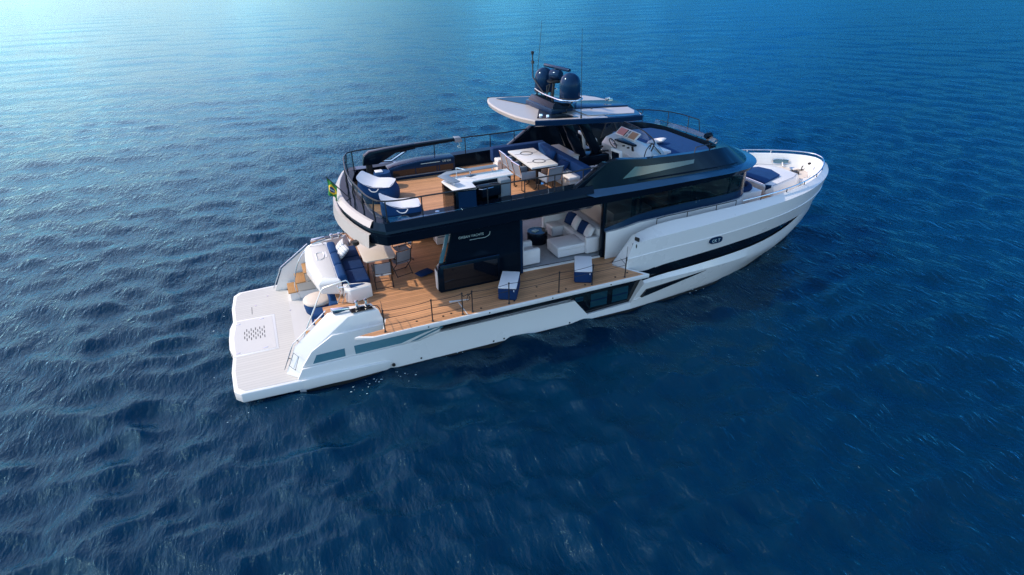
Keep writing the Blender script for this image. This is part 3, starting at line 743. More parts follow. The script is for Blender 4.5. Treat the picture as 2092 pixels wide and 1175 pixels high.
# --- deckhouse
hs = B()
for sg in (-1, 1):
    y = lambda v: sg * v
    pan = B().prism([(6.45,2.58),(6.80,3.82),(8.88,3.82),(8.88,1.72),(8.16,1.72),(8.16,2.58)], 'y', min(y(2.08),y(2.17)), max(y(2.08),y(2.17))).build('side_panel', BLACK, Y)
    sb = B().prism([(6.17,1.80),(6.20,2.50),(6.30,2.60),(8.16,2.60),(8.16,1.715),(6.24,1.715)], 'y', min(y(1.98),y(2.24)), max(y(1.98),y(2.24))).build('sideboard', BLACK, pan, bevel=.015)
    B().box(6.36, 8.08, min(y(2.24),y(2.25)), max(y(2.24),y(2.25)), 1.80, 2.50).build('sideboard_glass', DGLASS, sb)
    B().box(6.16, 6.185, min(y(2.0),y(2.2)), max(y(2.0),y(2.2)), 1.82, 2.44).build('end_panel', WHITE, sb)
    b = B(); b.tube([(6.25,y(2.25),2.615),(8.14,y(2.25),2.615)], .016, 6); b.build('sideboard_trim', NAVYP, sb)
    B().prism([(6.32,2.60),(6.70,3.80),(6.78,3.80),(6.43,2.60)], 'y', min(y(1.95),y(2.03)), max(y(1.95),y(2.03))).build('door_edge', TGLASS, pan)
    b = B()
    b.box(8.86, 9.0, min(y(1.95),y(2.10)), max(y(1.95),y(2.10)), 1.72, 3.82)
    b.build('door_frame', NAVYP, pan, bevel=.01)
    B().box(11.80, 11.92, min(y(2.0),y(2.16)), max(y(2.0),y(2.16)), 1.72, 3.86).build('door_post', BLACK, Y, bevel=.01)
    if sg < 0:
        lg = text('side_lettering', 'OKEAN YACHTS', .105, LETTER, pan, Mx((7.30,-2.176,3.36), rx=R(90)), .003, shear=.15)
        B().tube(sample([(7.25,-2.178,3.24),(7.5,-2.178,3.245),(7.80,-2.178,3.26),(7.88,-2.178,3.31),(7.90,-2.178,3.40)], 20), .008, 5).build('lettering_swoosh', LETTER, pan)
HP = [(11.86,2.135),(13,2.15),(15,2.17),(17.0,2.17),(17.45,2.10),(17.9,1.75),(18.2,1.1),(18.32,.5),(18.35,0)]
def zt(x): return float(np.interp(x, [11.8,12.5,13.1,15,17.5,18.4], [2.66,2.70,2.80,2.88,2.96,2.98]))
HPs = [Vector((v.x, v.y, 0)) for v in sample([(x, y, 0) for x, y in HP], 46)]
full = [(v.x, -v.y) for v in HPs] + [(v.x, v.y) for v in HPs[:-1]][::-1]
def ring(off, zf): return [(x + off*.8*(x > 17.3), y + math.copysign(off, y) if abs(y) > 1e-4 else 0, zf(x)) for x, y in full]
b = B(); b.strip([ring(0, lambda x: 1.72), ring(0, lambda x: zt(x) - .02), ring(-.05, lambda x: zt(x)), ring(-.16, lambda x: zt(x)), ring(-.16, lambda x: 1.72)], 0)
for sg in (-1, 1): b.poly([(11.86,sg*2.135,1.72),(11.86,sg*2.135,2.66),(11.86,sg*1.975,2.66),(11.86,sg*1.975,1.72)])
house = b.build('deckhouse', WHITE, Y, ang=30)
b = B(); b.strip([ring(-.06, zt), ring(-.02, lambda x: zt(x) + .27*min(1, .35+(x-11.8)*.55)), ring(-.05, lambda x: zt(x) + .29*min(1, .35+(x-11.8)*.55))], 0); b.build('window_skirt', NAVYP, house, ang=30)
b = B(); b.strip([ring(-.05, lambda x: zt(x) + .28*min(1, .35+(x-11.8)*.55)), ring(-.03, lambda x: 3.92)], 0); b.build('window_glass', HGLASS, house, ang=30)
b = B()
for x in (12.9, 13.2, 15.25, 16.85):
    for sg in (-1, 1): b.box(x, x + (.16 if x in (12.9,15.25) else .06), sg*2.10-.025, sg*2.10+.025, zt(x), 3.92)
b.build('window_mullion', BLACK, house)
for x in (15.42, 15.54):
    b = B(); b.tube([(x,-2.2,3.08),(x+.02,-2.2,3.28)], .014, 6); b.build('door_handle', STEEL, house)
b = B(); b.tube(sample([(12.2,-2.18,2.90),(13.5,-2.2,3.10),(15,-2.2,3.17),(17.2,-2.2,3.26)], 16), .012, 6); b.build('window_trim', SATIN, house)
# what stands inside, dimly seen through the glass
B().box(13.0, 14.6, -.9, 1.6, 1.73, 2.62).build('galley_counter', BEIGE, house, bevel=.02)
B().box(15.4, 16.9, -1.6, -.4, 1.73, 2.9).build('helm_console_below', DARKIN, house, bevel=.02)
B().box(15.0, 15.15, -1.2, 2.0, 1.73, 3.7).build('bulkhead', WOOD, house)
B().prism([(12.0,-2.0),(17.3,-2.0),(18.1,0),(17.3,2.0),(12.0,2.0)], 'z', 3.76, 3.80).build('headlining', DARKIN, house)
B().prism([(4.6,-2.2),(11.9,-2.05),(11.9,2.05),(4.6,2.2)], 'z', 3.72, 3.755).build('deckhead', WHITE, house)  # white soffit added to bounce light into the saloon

# --- saloon furniture seen through the open side
sec = thing('sectional_sofa', 'large white corner sofa with chaise in the open saloon', 'sofa', (11.4, -.6, 1.73))
B().box(-.98, .04, -1.12, -.28, .06, .30).build('chaise_base', WFAB, sec, bevel=.03, seg=3)
B().box(-1.0, .04, -1.14, -.28, .28, .44).build('chaise_cushion', WFAB, sec, bevel=.05, seg=4, ang=50)
B().box(.02, .70, -1.12, 1.25, .06, .28).build('seat_base', WFAB, sec, bevel=.03)
for a, c in ((-1.02,-.25),(-.25,.50),(.50,1.25)): B().box(.04, .56, a, c, .27, .44).build('seat_cushion', WFAB, sec, bevel=.05, seg=4, ang=50)
B().box(.50, .74, -1.18, 1.4, .1, .84).build('backrest', WFAB, sec, bevel=.06, seg=4, ang=50)
B().box(.02, .52, -1.24, -1.06, .06, .62).build('armrest', WFAB, sec, bevel=.05, seg=4, ang=50)
B().box(-.45, .60, 1.05, 1.30, .06, .80).build('side_backrest', WFAB, sec, bevel=.06, seg=4, ang=50)
B().box(-.40, .10, .50, 1.06, .06, .44).build('return_seat', WFAB, sec, bevel=.05, seg=4, ang=50)
for nm, lb, m, yy, rz in (('navy', 'navy blue cushion on the white saloon sofa, farthest from the open side door', NAVYD, .32, .2), ('white', 'white cushion leaning on the saloon sofa back between the two navy ones', WFAB, -.14, -.1),
                         ('navy', 'navy blue cushion on the white saloon sofa between two white cushions', NAVYD, -.62, .15), ('white', 'white cushion at the outer end of the saloon sofa, nearest the open side door', WFAB, -1.02, -.1)):
    cushion('saloon_cushion', lb, m, (11.72, -.42 + yy, 2.40), .46,.46,.17, 0, R(-62), rz, group='cushions on the saloon sofa')
ac = thing('saloon_armchair', 'white upholstered armchair just inside the open saloon door', 'armchair', (9.38, -1.38, 1.73))
B().box(-.40, .36, -.36, .38, .05, .42).build('seat', WFAB, ac, bevel=.05, seg=4, ang=50)
B().box(-.42, .38, -.40, -.22, .05, .58).build('armrest', WFAB, ac, bevel=.06, seg=4, ang=50)
B().box(-.42, .38, .24, .42, .05, .58).build('armrest', WFAB, ac, bevel=.06, seg=4, ang=50)
B().box(-.46, -.20, -.40, .42, .05, .78).build('backrest', WFAB, ac, bevel=.07, seg=4, ang=50)
ct = thing('coffee_table', 'round glossy black drum coffee table on the saloon carpet', 'table', (10.42, -.10, 1.73))
B().lathe([(0,0),(.34,0),(.36,.03),(.36,.38),(.35,.40)], n=36).build('drum', BLACK, ct, ang=50)
B().lathe([(.36,.40),(.36,.415),(.33,.42),(.32,.405),(0,.405)], n=36).build('tray_top', DGLASS, ct, ang=40)
tg = thing('table_book', 'small pale book lying on the black coffee table', 'book', (10.36, -.06, 2.137), R(25))
B().box(-.11,.11,-.08,.08,0,.022).build('cover', LETTER, tg, bevel=.004)
cab = thing('saloon_cabinet', 'white low cabinet on the far side of the saloon aft end', 'cabinet', (7.55, 1.35, 1.71))
B().box(-.45,.45,-.25,.25,.04,.55).build('carcass', WHITE, cab, bevel=.02); B().box(-.40,.40,-.262,-.25,.30,.34).build('drawer_slot', GFAB, cab)

# --- upper deck: one sweep round the stern and sides, then the brow over the wheelhouse
def flyhalf():
    P = [(11.0,2.93),(9.0,2.93),(7.0,2.93),(4.74,2.93),(4.36,2.56),(4.22,2.2),(4.05,1.6),(3.93,1.0),(3.87,.5),(3.85,0)]
    return P
fh = flyhalf()
path = [Vector((x, -y)) for x, y in fh] + [Vector((x, y)) for x, y in fh[:-1]][::-1]
def offs(path, d):
    out = []
    for i, p in enumerate(path):
        a = path[max(0, i-1)]; c = path[min(len(path)-1, i+1)]
        t = (c - a).normalized(); n = Vector((-t.y, t.x))      # inward for this winding
        if n.dot(Vector((8, 0)) - p) < 0: n = -n
        if abs(p.y) > 2.91: n = Vector((0, -math.copysign(1, p.y)))
        out.append(p + n * d)
    return out
def prof_line(d, z, zfun=None): return [(p.x, p.y, z + (zfun(p) if zfun else 0)) for p in offs(path, d)]
rise = lambda p: .018*max(0, p.x - 5)
b = B()
b.strip([prof_line(.9, 3.86), prof_line(.22, 3.80), prof_line(.03, 3.84, rise), prof_line(0, 4.10, rise), prof_line(.10, 4.13, rise), prof_line(.12, 4.20, rise), prof_line(.06, 4.22, rise), prof_line(.16, 4.42, rise), prof_line(.58, 4.42, rise), prof_line(.62, 4.03)], 0)
fly = b.build('upper_deck', BLACK, Y, ang=28)
st = [i for i, p in enumerate(path) if p.x < 4.5]
stp = [p for p in path if p.x < 4.5]
def stern(d, z, full=path):
    return [(p.x, p.y, z) for p in [offs(path, d)[i] for i in st]]
b = B(); b.strip([stern(.20, 3.72), stern(-.10, 3.74), stern(-.04, 4.10), stern(.04, 4.115)], 0)
b.build('stern_panel', PEARL, fly, ang=28)
b = B(); b.strip([stern(.07, 4.26), stern(.03, 4.28), stern(.13, 4.42), stern(.20, 4.435), stern(.22, 4.42)], 0); b.build('stern_cornice', PEARL, fly, ang=28)
b = B(); b.lathe([(0,0),(.10,0),(.09,-.10),(.05,-.13),(0,-.13)], (4.02,-2.05,3.78), 16); b.build('stern_lamp_housing', RUBBER, fly)
for sg in (-1, 1):
    b = B(); b.strip([[(x, sg*2.74, 4.426 + .018*max(0, x-5)) for x in np.linspace(4.9, 10.3, 12)], [(x, sg*2.38, 4.425 + .004 + .0*max(0, x-5)) for x in np.linspace(4.9, 10.3, 12)]], 0); b.build('coaming_sheen', SKYSHEEN, fly)  # thin added sheet, coloured as the sky reflected on the coaming
# deck surface and soffit
inn = [p for p in offs(path, .60)]
b = B().prism([(p.x, p.y) for p in inn], 'z', 3.87, 4.05); b.build('upper_deck_teak', TEAK, fly)
b = B().prism([(11.02,-2.3),(18.0,-1.7),(18.0,1.7),(11.02,2.3)], 'z', 3.87, 4.05); b.build('upper_deck_floor', SOFTWHITE, fly)
for sg in (-1, 1):
    B().lathe([(0,0),(.06,0),(.06,.012),(.03,.014),(0,.014)], (6.25,sg*2.56,4.44), 16).build('deck_filler_cap', STEEL, fly)
    B().box(6.9, 6.912, min(sg*2.36,sg*2.78), max(sg*2.36,sg*2.78), 4.452, 4.458).build('coaming_seam', LETTER, fly)
# brow over the wheelhouse
w0 = [(11.0,2.1,3.88),(17.0,2.1,3.95),(17.8,1.6,3.94),(18.4,.9,3.93),(18.5,0,3.93)]
w1 = [(11.0,2.90,3.95),(13,2.88,3.98),(15,2.78,4.0),(16.6,2.58,3.98),(17.6,2.2,3.95),(18.3,1.6,3.92),(18.7,.9,3.90),(18.82,0,3.90)]
w2 = [(11.0,2.93,4.21),(13,2.93,4.20),(15,2.82,4.17),(16.6,2.62,4.12),(17.7,2.22,4.06),(18.42,1.6,4.02),(18.82,.9,4.0),(18.95,0,4.0)]
w3 = [(10.4,2.74,4.42),(11.4,2.74,4.38),(13,2.74,4.36),(15,2.62,4.31),(16.6,2.36,4.22),(17.5,1.96,4.14),(18.2,1.3,4.08),(18.55,.7,4.06),(18.64,0,4.06)]
w4 = [(10.55,2.70,4.44),(11.42,2.64,5.08),(13,2.60,5.04),(15,2.42,4.93),(16.2,2.12,4.86),(16.9,1.7,4.72),(17.4,1.05,4.60),(17.6,.5,4.56),(17.65,0,4.55)]
b = B(); b.strip([neg(w0), neg(w1), neg(w2)], 44); b.mirror(); b.build('wheelhouse_brow', BLACK, fly, ang=22)
b = B(); b.strip([neg(w2), neg(w3)], 44); b.pair('brow_ledge', SKYSHEEN, fly, ang=22)  # ledge of the dark brow, sky reflection painted in
b = B(); b.strip([neg(w3), neg(w4)], 44)
w5 = [(10.7,2.56,4.44),(11.5,2.46,5.08),(13,2.42,5.04),(15,2.24,4.93),(16.1,1.98,4.86),(16.5,1.5,4.80),(16.6,1.0,4.78),(16.6,.5,4.78),(16.6,0,4.78)]
w6 = [(10.7,2.50,4.05),(11.5,2.42,4.05),(13,2.38,4.05),(15,2.2,4.05),(16.0,1.9,4.05),(16.4,1.5,4.05),(16.5,1.0,4.05),(16.5,.5,4.05),(16.5,0,4.05)]
b.strip([neg(w4), neg(w5), neg(w6)], 44); b.mirror(); fb = b.build('upper_bulwark', BLACK, fly, ang=22)
# slanted leading edge of the bulwark and the smoked side window in it
for sg in (-1, 1):
    b = B(); b.prism([(10.35,4.44),(10.62,4.44),(11.52,5.13),(11.40,5.13)], 'y', min(sg*2.50,sg*2.73), max(sg*2.50,sg*2.73)); b.build('bulwark_fin', BLACK, fb, bevel=.015)
    def onw(x, k):
        f = lambda P: [np.interp(x, [q[0] for q in P], [q[i] for q in P]) for i in (1, 2)]
        (y0, z0), (y1, z1) = f([tuple(v) for v in sample(w3, 90)]), f([tuple(v) for v in sample(w4, 90)])
        return (x, sg*(y0 + (y1-y0)*k + .014), z0 + (z1-z0)*k)
    xs = np.linspace(0, 1, 24)
    lo = [onw(12.05 + 2.75*t, .26 + .26*t) for t in xs]; hi = [onw(12.50 + 2.35*t, 0.70 + .0*t) for t in xs]
    mk = lambda v: v
    b = B(); b.strip([[mk(v) for v in lo], [mk(v) for v in hi]], 0); b.build('bulwark_window', mat('teal_tinted_glass', (0.045, 0.11, 0.13), 0.08, spec=0.6, var=0.4, vscale=1.2), fb)
b = B(); b.tube(sample([(12.6,-2.74,4.45),(14.5,-2.70,4.42),(16,-2.5,4.36),(16.9,-2.26,4.30)], 16), .02, 6); b.pair('brow_grab_rail', BLACK, fly)

# --- upper deck guard rail (dark) with glass round the stern
rp = [(10.4,2.62,4.99),(8.0,2.66,4.98),(6.0,2.66,4.98),(5.0,2.66,4.98),(4.72,2.55,4.98),(4.56,2.2,4.98),(4.40,1.2,4.98),(4.33,.4,4.98),(4.32,0,4.98)]
half = sample(rp, 40)
line = [(v.x, -v.y, v.z) for v in half] + [(v.x, v.y, v.z) for v in half[:-1]][::-1]
rail = B().tube([(11.35,-2.60,5.03)] + line + [(11.35,2.60,5.03)], .022, 8).build('upper_rail', SATIN, fly)
for x, yy, z0 in [(4.85,2.66,4.42),(5.82,2.66,4.43),(7.70,2.66,4.46),(8.84,2.64,4.48),(9.8,2.63,4.5),(10.74,2.62,4.5)]:
    for sg in (-1, 1):
        if sg > 0 and x in (5.82,): continue
        B().tube([(x,sg*yy,z0-.03),(x,sg*(yy-.01),4.98)], .018, 8).build('rail_post', SATIN, rail)
for x, yy in ((4.62,2.3),(4.46,1.55),(4.36,.6)):
    for sg in (-1, 1): B().tube([(x-.02,sg*yy,4.40),(x-.05,sg*yy,4.66),(x,sg*yy,4.98)], .022, 8).build('rail_post', SATIN, rail)
gp = [v for v in half if v.x < 5.0]
gl = [(v.x, -v.y, v.z) for v in gp] + [(v.x, v.y, v.z) for v in gp[:-1]][::-1]
B().strip([[(x, y, 4.45) for x, y, z in gl], [(x, y, 4.93) for x, y, z in gl]], 0).build('stern_rail_glass', CGLASS, rail)
# handrails on the wheelhouse brow, forward
fr = sample([(14.4,2.42,5.3),(15.4,2.30,5.34),(16.4,2.0,5.3),(17.2,1.55,5.18),(17.7,.9,5.02)], 20)
b = B(); b.tube(fr + [Vector((17.75,.85,4.6))], .018, 6); fwdrail = b.build('brow_rail', SATIN, fly)
for i in (3, 8, 13, 17): B().tube([fr[i], (fr[i].x, fr[i].y-.01, 4.6)], .015, 6).build('rail_post', SATIN, fwdrail)
b = B(); b.tube([(15.0,-2.30,4.92),(15.05,-2.28,5.06),(15.75,-2.1,5.04),(15.8,-2.08,4.88)], .015, 6); b.build('brow_grab_handle', SATIN, fly)
# forward wind deflector
wd = sample([(15.9,-2.0,4.86),(16.4,-1.7,4.82),(16.62,-1.0,4.8),(16.7,0,4.8),(16.62,1.0,4.8),(16.3,1.8,4.85)], 24)
B().strip([wd, [(v.x + .05, v.y*.99, v.z + .15) for v in wd]], 0).build('wind_deflector', CGLASS, fly)
b = B(); b.tube([(v.x + .05, v.y*.99, v.z + .15) for v in wd], .007, 5); b.build('deflector_edge', SATIN, fly)

# --- flagstaff with ensign
fs = B().tube([(4.32,-.40,4.38),(4.16,-.28,4.50),(3.70,.12,5.02)], .016, 8).build('flagstaff', SATIN, fly)
def flag_pt(u, v): # u down the hoist, v along the fly, hanging limp
    a = Vector((3.72,.10,5.0)).lerp(Vector((3.95,-.10,4.74)), v)
    d = Vector((-.03, .03 - .03*v, -.50 + .05*v))
    q = a + d*u
    q += Vector((.03*math.sin(v*9 + u*3), .035*math.sin(v*11 + u*2), 0))*(.3+u)
    return q
b = B(); n = 18
b.strip([[flag_pt(i/n, j/n) for j in range(n+1)] for i in range(n+1)], 0); flag = b.build('ensign', GREEN, fs, ang=60)
def flag_patch(name, m, inside, off):
    b = B(); n = 40
    for i in range(n):
        for j in range(n):
            if inside((i+.5)/n, (j+.5)/n):
                q = [flag_pt(a/n, c/n) + Vector((-.004*off, -.004*off, 0)) for a, c in ((i,j),(i+1,j),(i+1,j+1),(i,j+1))]
                b.poly(q)
    b.build(name, m, flag, ang=60)
flag_patch('flag_lozenge', YELLOW, lambda u, v: abs(u-.5)/.38 + abs(v-.5)/.42 < 1, 1)
flag_patch('flag_disc', FBLUE, lambda u, v: (u-.5)**2 + ((v-.5)*1.0)**2 < .19**2, 2)
flag_patch('flag_band', LETTER, lambda u, v: (u-.5)**2 + (v-.5)**2 < .18**2 and abs((u-.52) - .25*(v-.5)) < .03, 3)

# --- hardtop on three raked pillars
def hz(x): return 6.42 - .062*max(0, x - 9.5)
hh = sample([(9.13,0,0),(9.16,.6,0),(9.26,1.3,0),(9.50,1.92,0)], 8) + sample([(9.6,1.95,0),(11,1.97,0),(12.4,1.97,0),(13.15,1.86,0)], 10) + sample([(13.30,1.70,0),(13.46,1.2,0),(13.56,.5,0),(13.58,0,0)], 8)
ho = [(v.x, -v.y) for v in hh] + [(v.x, v.y) for v in hh[1:-1]][::-1]
c0 = Vector((11.3, 0))
sc2 = lambda k: [(c0.x + (x - c0.x)*(1 - k/2.2), y*(1 - k/1.97)) for x, y in ho]
b = B(); b.rings([[(x, y, hz(x) - .20) for x, y in sc2(.30)], [(x, y, hz(x) - .13) for x, y in sc2(.03)], [(x, y, hz(x) - .03) for x, y in sc2(0)], [(x, y, hz(x)) for x, y in sc2(.05)]])
ht = b.build('hardtop', PEARL, Y, ang=25)
# navy side and front band
bandpts = [(x, y) for x, y in [(v.x, -v.y) for v in hh] if x > 9.49]
def outset(P, d): return [(x + (d if x > 13.2 else 0), y - d if y < -.1 else y) for x, y in P]
full_b = [(v.x, -v.y) for v in hh if v.x > 9.49] + [(v.x, v.y) for v in hh[:-1] if v.x > 9.49][::-1]
def ob(d): return [(c0.x + (x - c0.x)*(1 + d/2.2), y*(1 + d/1.97)) for x, y in full_b]
b = B(); b.strip([[(x, y, hz(x) - .175) for x, y in ob(-.05)], [(x, y, hz(x) - .145) for x, y in ob(.012)], [(x, y, hz(x) - .012) for x, y in ob(.022)], [(x, y, hz(x) + .006) for x, y in ob(-.02)]], 0); b.build('hardtop_band', NAVYP, ht, ang=25)
slab = lambda P, z0, z1: [[(x, y, hz(x) + z0) for x, y in P], [(x, y, hz(x) + z1) for x, y in P]]
b = B(); b.rings(slab([(10.9,-.62),(13.52,-.50),(13.55,.5),(10.9,.62)], .0, .05)); b.build('roof_spine', NAVYP, ht, bevel=.012)
for sg in (-1, 1):
    b = B(); b.rings(slab([(12.1,sg*.60),(13.5,sg*.55),(13.38,sg*1.3),(13.12,sg*1.82),(12.5,sg*1.93),(11.9,sg*1.93)], .0, .012)); b.build('roof_frame', NAVYP, ht)
    b = B(); b.rings(slab([(11.35,sg*.66),(13.42,sg*.64),(13.30,sg*1.2),(13.05,sg*1.58),(11.40,sg*1.62)], .004, .022)); b.build('roof_panel', PEARL, ht)
    b = B(); b.rings(slab([(10.40,sg*.25),(9.70,sg*1.62),(10.2,sg*1.78),(11.0,sg*1.74)], .0, .014)); b.build('roof_glass', DGLASS, ht)
b = B(); b.rings(slab([(10.44,-.5),(10.47,-.5),(10.47,.8),(10.44,.8)], .0, .012)); b.build('roof_slot', RUBBER, ht)
b = B(); b.prism([(10.30,.55),(10.36,-1.22),(11.20,-1.0),(11.6,-.5),(11.6,.5),(11.1,.85)], 'z', 6.36, 6.52); b.build('mast_base', NAVYP, ht, bevel=.02)
b = B(); b.rings([[(10.38,-1.2,6.50),(11.1,-1.3,6.48),(11.5,-.5,6.48),(11.5,.5,6.48),(11.0,.9,6.50),(10.40,.62,6.50)],[(10.50,-1.12,6.66),(11.0,-1.2,6.63),(11.35,-.5,6.61),(11.35,.5,6.61),(11.0,.85,6.63),(10.50,.52,6.68)]]); pod = b.build('mast_plinth', BLACK, ht, bevel=.02)
b = B(); b.tube(sample([(10.70,.68,6.80),(10.58,0,6.80),(10.54,-.9,6.80),(10.62,-1.5,6.80),(10.9,-1.68,6.80),(11.2,-1.55,6.80),(11.3,-1.0,6.79),(11.2,-.4,6.78)], 36), .022, 8)
b.tube(sample([(10.70,.68,6.80),(10.9,.98,6.79),(11.25,.9,6.78),(11.35,.4,6.78)], 14), .022, 8); b.build('mast_rail', STEEL, pod)
b = B()
for q in ((10.58,0),(10.56,-.9),(10.85,-1.62),(11.28,-1.1),(10.75,.78),(11.3,.7)): b.tube([(*q,6.80),(q[0]*.7+11*.3,q[1]*.8,6.55)], .016, 6)
b.build('rail_strut', SATIN, pod)
dome = [(0,0),(.29,0),(.31,.03),(.315,.40),(.30,.50),(.25,.62),(.16,.70),(.07,.735),(0,.742)]
for nm, c in (('a', (11.02,-1.12,6.76)), ('b', (11.0,.62,6.70))):
    d = B().lathe(dome, c, 36).build('satellite_dome', NAVYP, pod, ang=50)
    B().lathe([(.316,.0),(.322,.005),(.322,.02),(.316,.025)], (c[0],c[1],c[2]+.02), 36).build('dome_collar', RUBBER, d)
b = B(); b.lathe([(0,0),(.26,0),(.27,.02),(.27,.05),(0,.05)], (11.05,-.08,7.09), 24); rp_ = b.build('radar_shelf', SATIN, pod)
b = B(); b.tube([(10.95,-.08,6.6),(11.0,-.08,7.1)], .045, 8); b.tube([(10.7,-.2,6.6),(10.7,-.2,7.0),(10.95,-.1,7.09)], .02, 6); b.build('radar_post', SATIN, rp_)
b = B(); b.lathe([(0,-.2),(.14,-.2),(.155,-.17),(.155,.12),(.13,.16),(0,.17)], (0,0,0), 24); b.each(lambda v: Matrix.Rotation(R(25),3,'Z') @ Matrix.Rotation(R(90),3,'X') @ v + Vector((11.08,-.1,7.30))); b.build('radar_motor', NAVYP, rp_, ang=50)
b = B(); b.rings([[Vector((11.06,.72,7.50))*(1-t) + Vector((11.2,-.72,7.50))*t + Vector((.06*math.cos(a), 0, .055*math.sin(a)))*(1 if 0 < t < 1 else .8) for a in np.linspace(0, 2*math.pi, 13)[:-1]] for t in (0,.02,.98,1)]); b.build('radar_scanner', NAVYP, rp_, ang=50)
b = B(); b.tube([(11.1,-.05,7.4),(11.12,-.02,7.47)], .07, 10); b.build('scanner_hub', BLACK, rp_)
b = B(); b.tube([(10.65,-.20,6.72),(10.65,.74,7.14),(10.65,.77,7.84)], .020, 8); b.lathe([(0,0),(.035,.01),(.05,.06),(.05,.10),(0,.12)], (10.65,.77,7.82), 10); b.box(10.62,10.68,.70,.80,7.56,7.64); b.build('light_mast', SATIN, pod)
b = B(); b.tube([(10.65,-.20,6.72),(10.66,-.4,6.9),(10.7,-.42,7.1)], .018, 6); b.build('mast_brace', SATIN, pod)
b = B(); b.tube([(10.80,.84,6.35),(10.82,.83,6.9),(10.97,.76,8.8)], .014, 6, r2=.005); b.build('whip_antenna', SATIN, ht)
b = B(); b.tube([(11.02,-1.86,6.32),(11.0,-1.87,6.7),(10.93,-1.9,8.76)], .014, 6, r2=.005); b.lathe([(0,0),(.03,0),(.025,.10),(0,.1)], (11.02,-1.86,6.32), 10); b.build('whip_antenna', SATIN, ht)
b = B(); b.lathe([(0,0),(.035,0),(.035,.02),(0,.03)], (12.0,-.75,6.30), 10); b.tube([(10.95,-1.05,6.3),(10.95,-1.05,6.5)], .022, 6); b.build('mast_foot', SATIN, ht)
b = B(); b.tube([(13.05,.10,6.3),(13.05,.10,6.36),(13.16,.08,6.38)], .04, 8); b.box(13.08,13.22,-.02,.05,6.30,6.38); b.build('search_lamp', STEEL, ht)
b = B(); b.lathe([(0,0),(.06,0),(.05,.05),(0,.06)], (9.95,-1.35,6.41), 12); b.lathe([(0,0),(.05,0),(.04,.05),(0,.06)], (10.1,-1.5,6.40), 12); b.build('deck_light', STEEL, ht)
for nm, p0, p1 in (('a', (12.34,1.25,4.5), (11.5,1.2,6.28)), ('m', (12.16,.0,4.5), (11.20,-.02,6.3)), ('f', (12.80,.0,4.5), (11.75,-.02,6.28))):
    b = B(); w = .17; t = .09
    b.rings([[(p[0]-w, p[1]-t, p[2]), (p[0]+w, p[1]-t, p[2]), (p[0]+w, p[1]+t, p[2]), (p[0]-w, p[1]+t, p[2])] for p in (p0, p1)])
    b.build('hardtop_pillar', BLACK, ht, bevel=.015)
B().box(11.95, 13.02, -.35, .55, 4.05, 4.62).build('pillar_plinth', BLACK, ht, bevel=.02)
B().box(12.1, 12.6, 1.05, 1.45, 4.05, 4.6).build('pillar_plinth', BLACK, ht, bevel=.02)

# --- helm console on the upper deck
pr = [(13.28,4.05),(13.22,4.78),(13.38,4.98),(13.75,5.08),(14.02,5.0),(14.25,4.6),(14.25,4.05)]
b = B(); b.rings([[(x - .06*max(0, abs(yy + .7) - .9), yy, z - (.22*max(0, -yy - 1.1) if z > 4.7 else 0)) for x, z in pr] for yy in (.52, .3, -.3, -1.0, -1.5, -2.02)])
hc = b.build('helm_console', WHITE, Y, bevel=.03, seg=3)
Sm = Mx((13.69,-.36,5.20), ry=R(-50))
sp_ = B().box(-.02,.02,-.60,.60,-.17,.17).build('screen_pod', WHITE, hc, bevel=.012)
sp_.data.transform(Matrix.Translation((13.69,-.36,5.22)) @ Matrix.Rotation(R(48),4,'Y') )
def on_pod(name, m, y0, y1, z0, z1, off=.024):
    o = B().box(-off, -off+.006, y0, y1, z0, z1).build(name, m, hc)
    o.data.transform(Matrix.Translation((13.69,-.36,5.22)) @ Matrix.Rotation(R(48),4,'Y')); o.parent = sp_
on_pod('chart_screen', REDSCR, .10,.54,-.13,.13); on_pod('screen_mask', BLACK, .06,.10,-.13,.13, .0245); on_pod('chart_screen', BRNSCR, -.54,-.16,-.13,.13)
on_pod('key_panel', GFAB, -.10,.0,.01,.13); on_pod('key_panel', GFAB, -.10,.0,-.13,-.03)
wh = B().tube([Vector((13.10,-.40,4.98)) + Vector((-.09*math.sin(a)*1.0, .19*math.cos(a), .17*math.sin(a))) for a in np.linspace(0,2*math.pi,25)[:-1]], .014, 6, closed=True).build('steering_wheel', RUBBER, hc)
b = B(); b.tube([(13.11,-.40,4.98),(13.30,-.40,4.88)], .03, 8)
for a in (R(90), R(210), R(330)): b.tube([(13.11,-.40,4.98),(13.10-.09*math.sin(a),-.40+.19*math.cos(a),4.98+.17*math.sin(a))], .012, 6)
b.build('wheel_spoke', STEEL, wh)
B().prism([(13.30,-.15),(13.62,-.20),(13.55,-1.15),(13.42,-1.15),(13.34,-.6)], 'z', 5.0, 5.055).build('dash_visor', BLACK, hc, bevel=.01)
for x, yy in ((13.32,-.72),(13.40,-.95),(13.32,-1.0)):
    b = B(); b.lathe([(0,0),(.05,0),(.045,.03),(0,.035)], (x,yy,4.93), 12); b.build('gauge', RUBBER, hc)
b = B(); b.tube([(13.34,-1.22,4.90),(13.30,-1.24,5.04)], .022, 6); b.tube([(13.34,-1.28,4.90),(13.30,-1.30,5.04)], .022, 6); b.build('throttle_lever', RUBBER, hc)
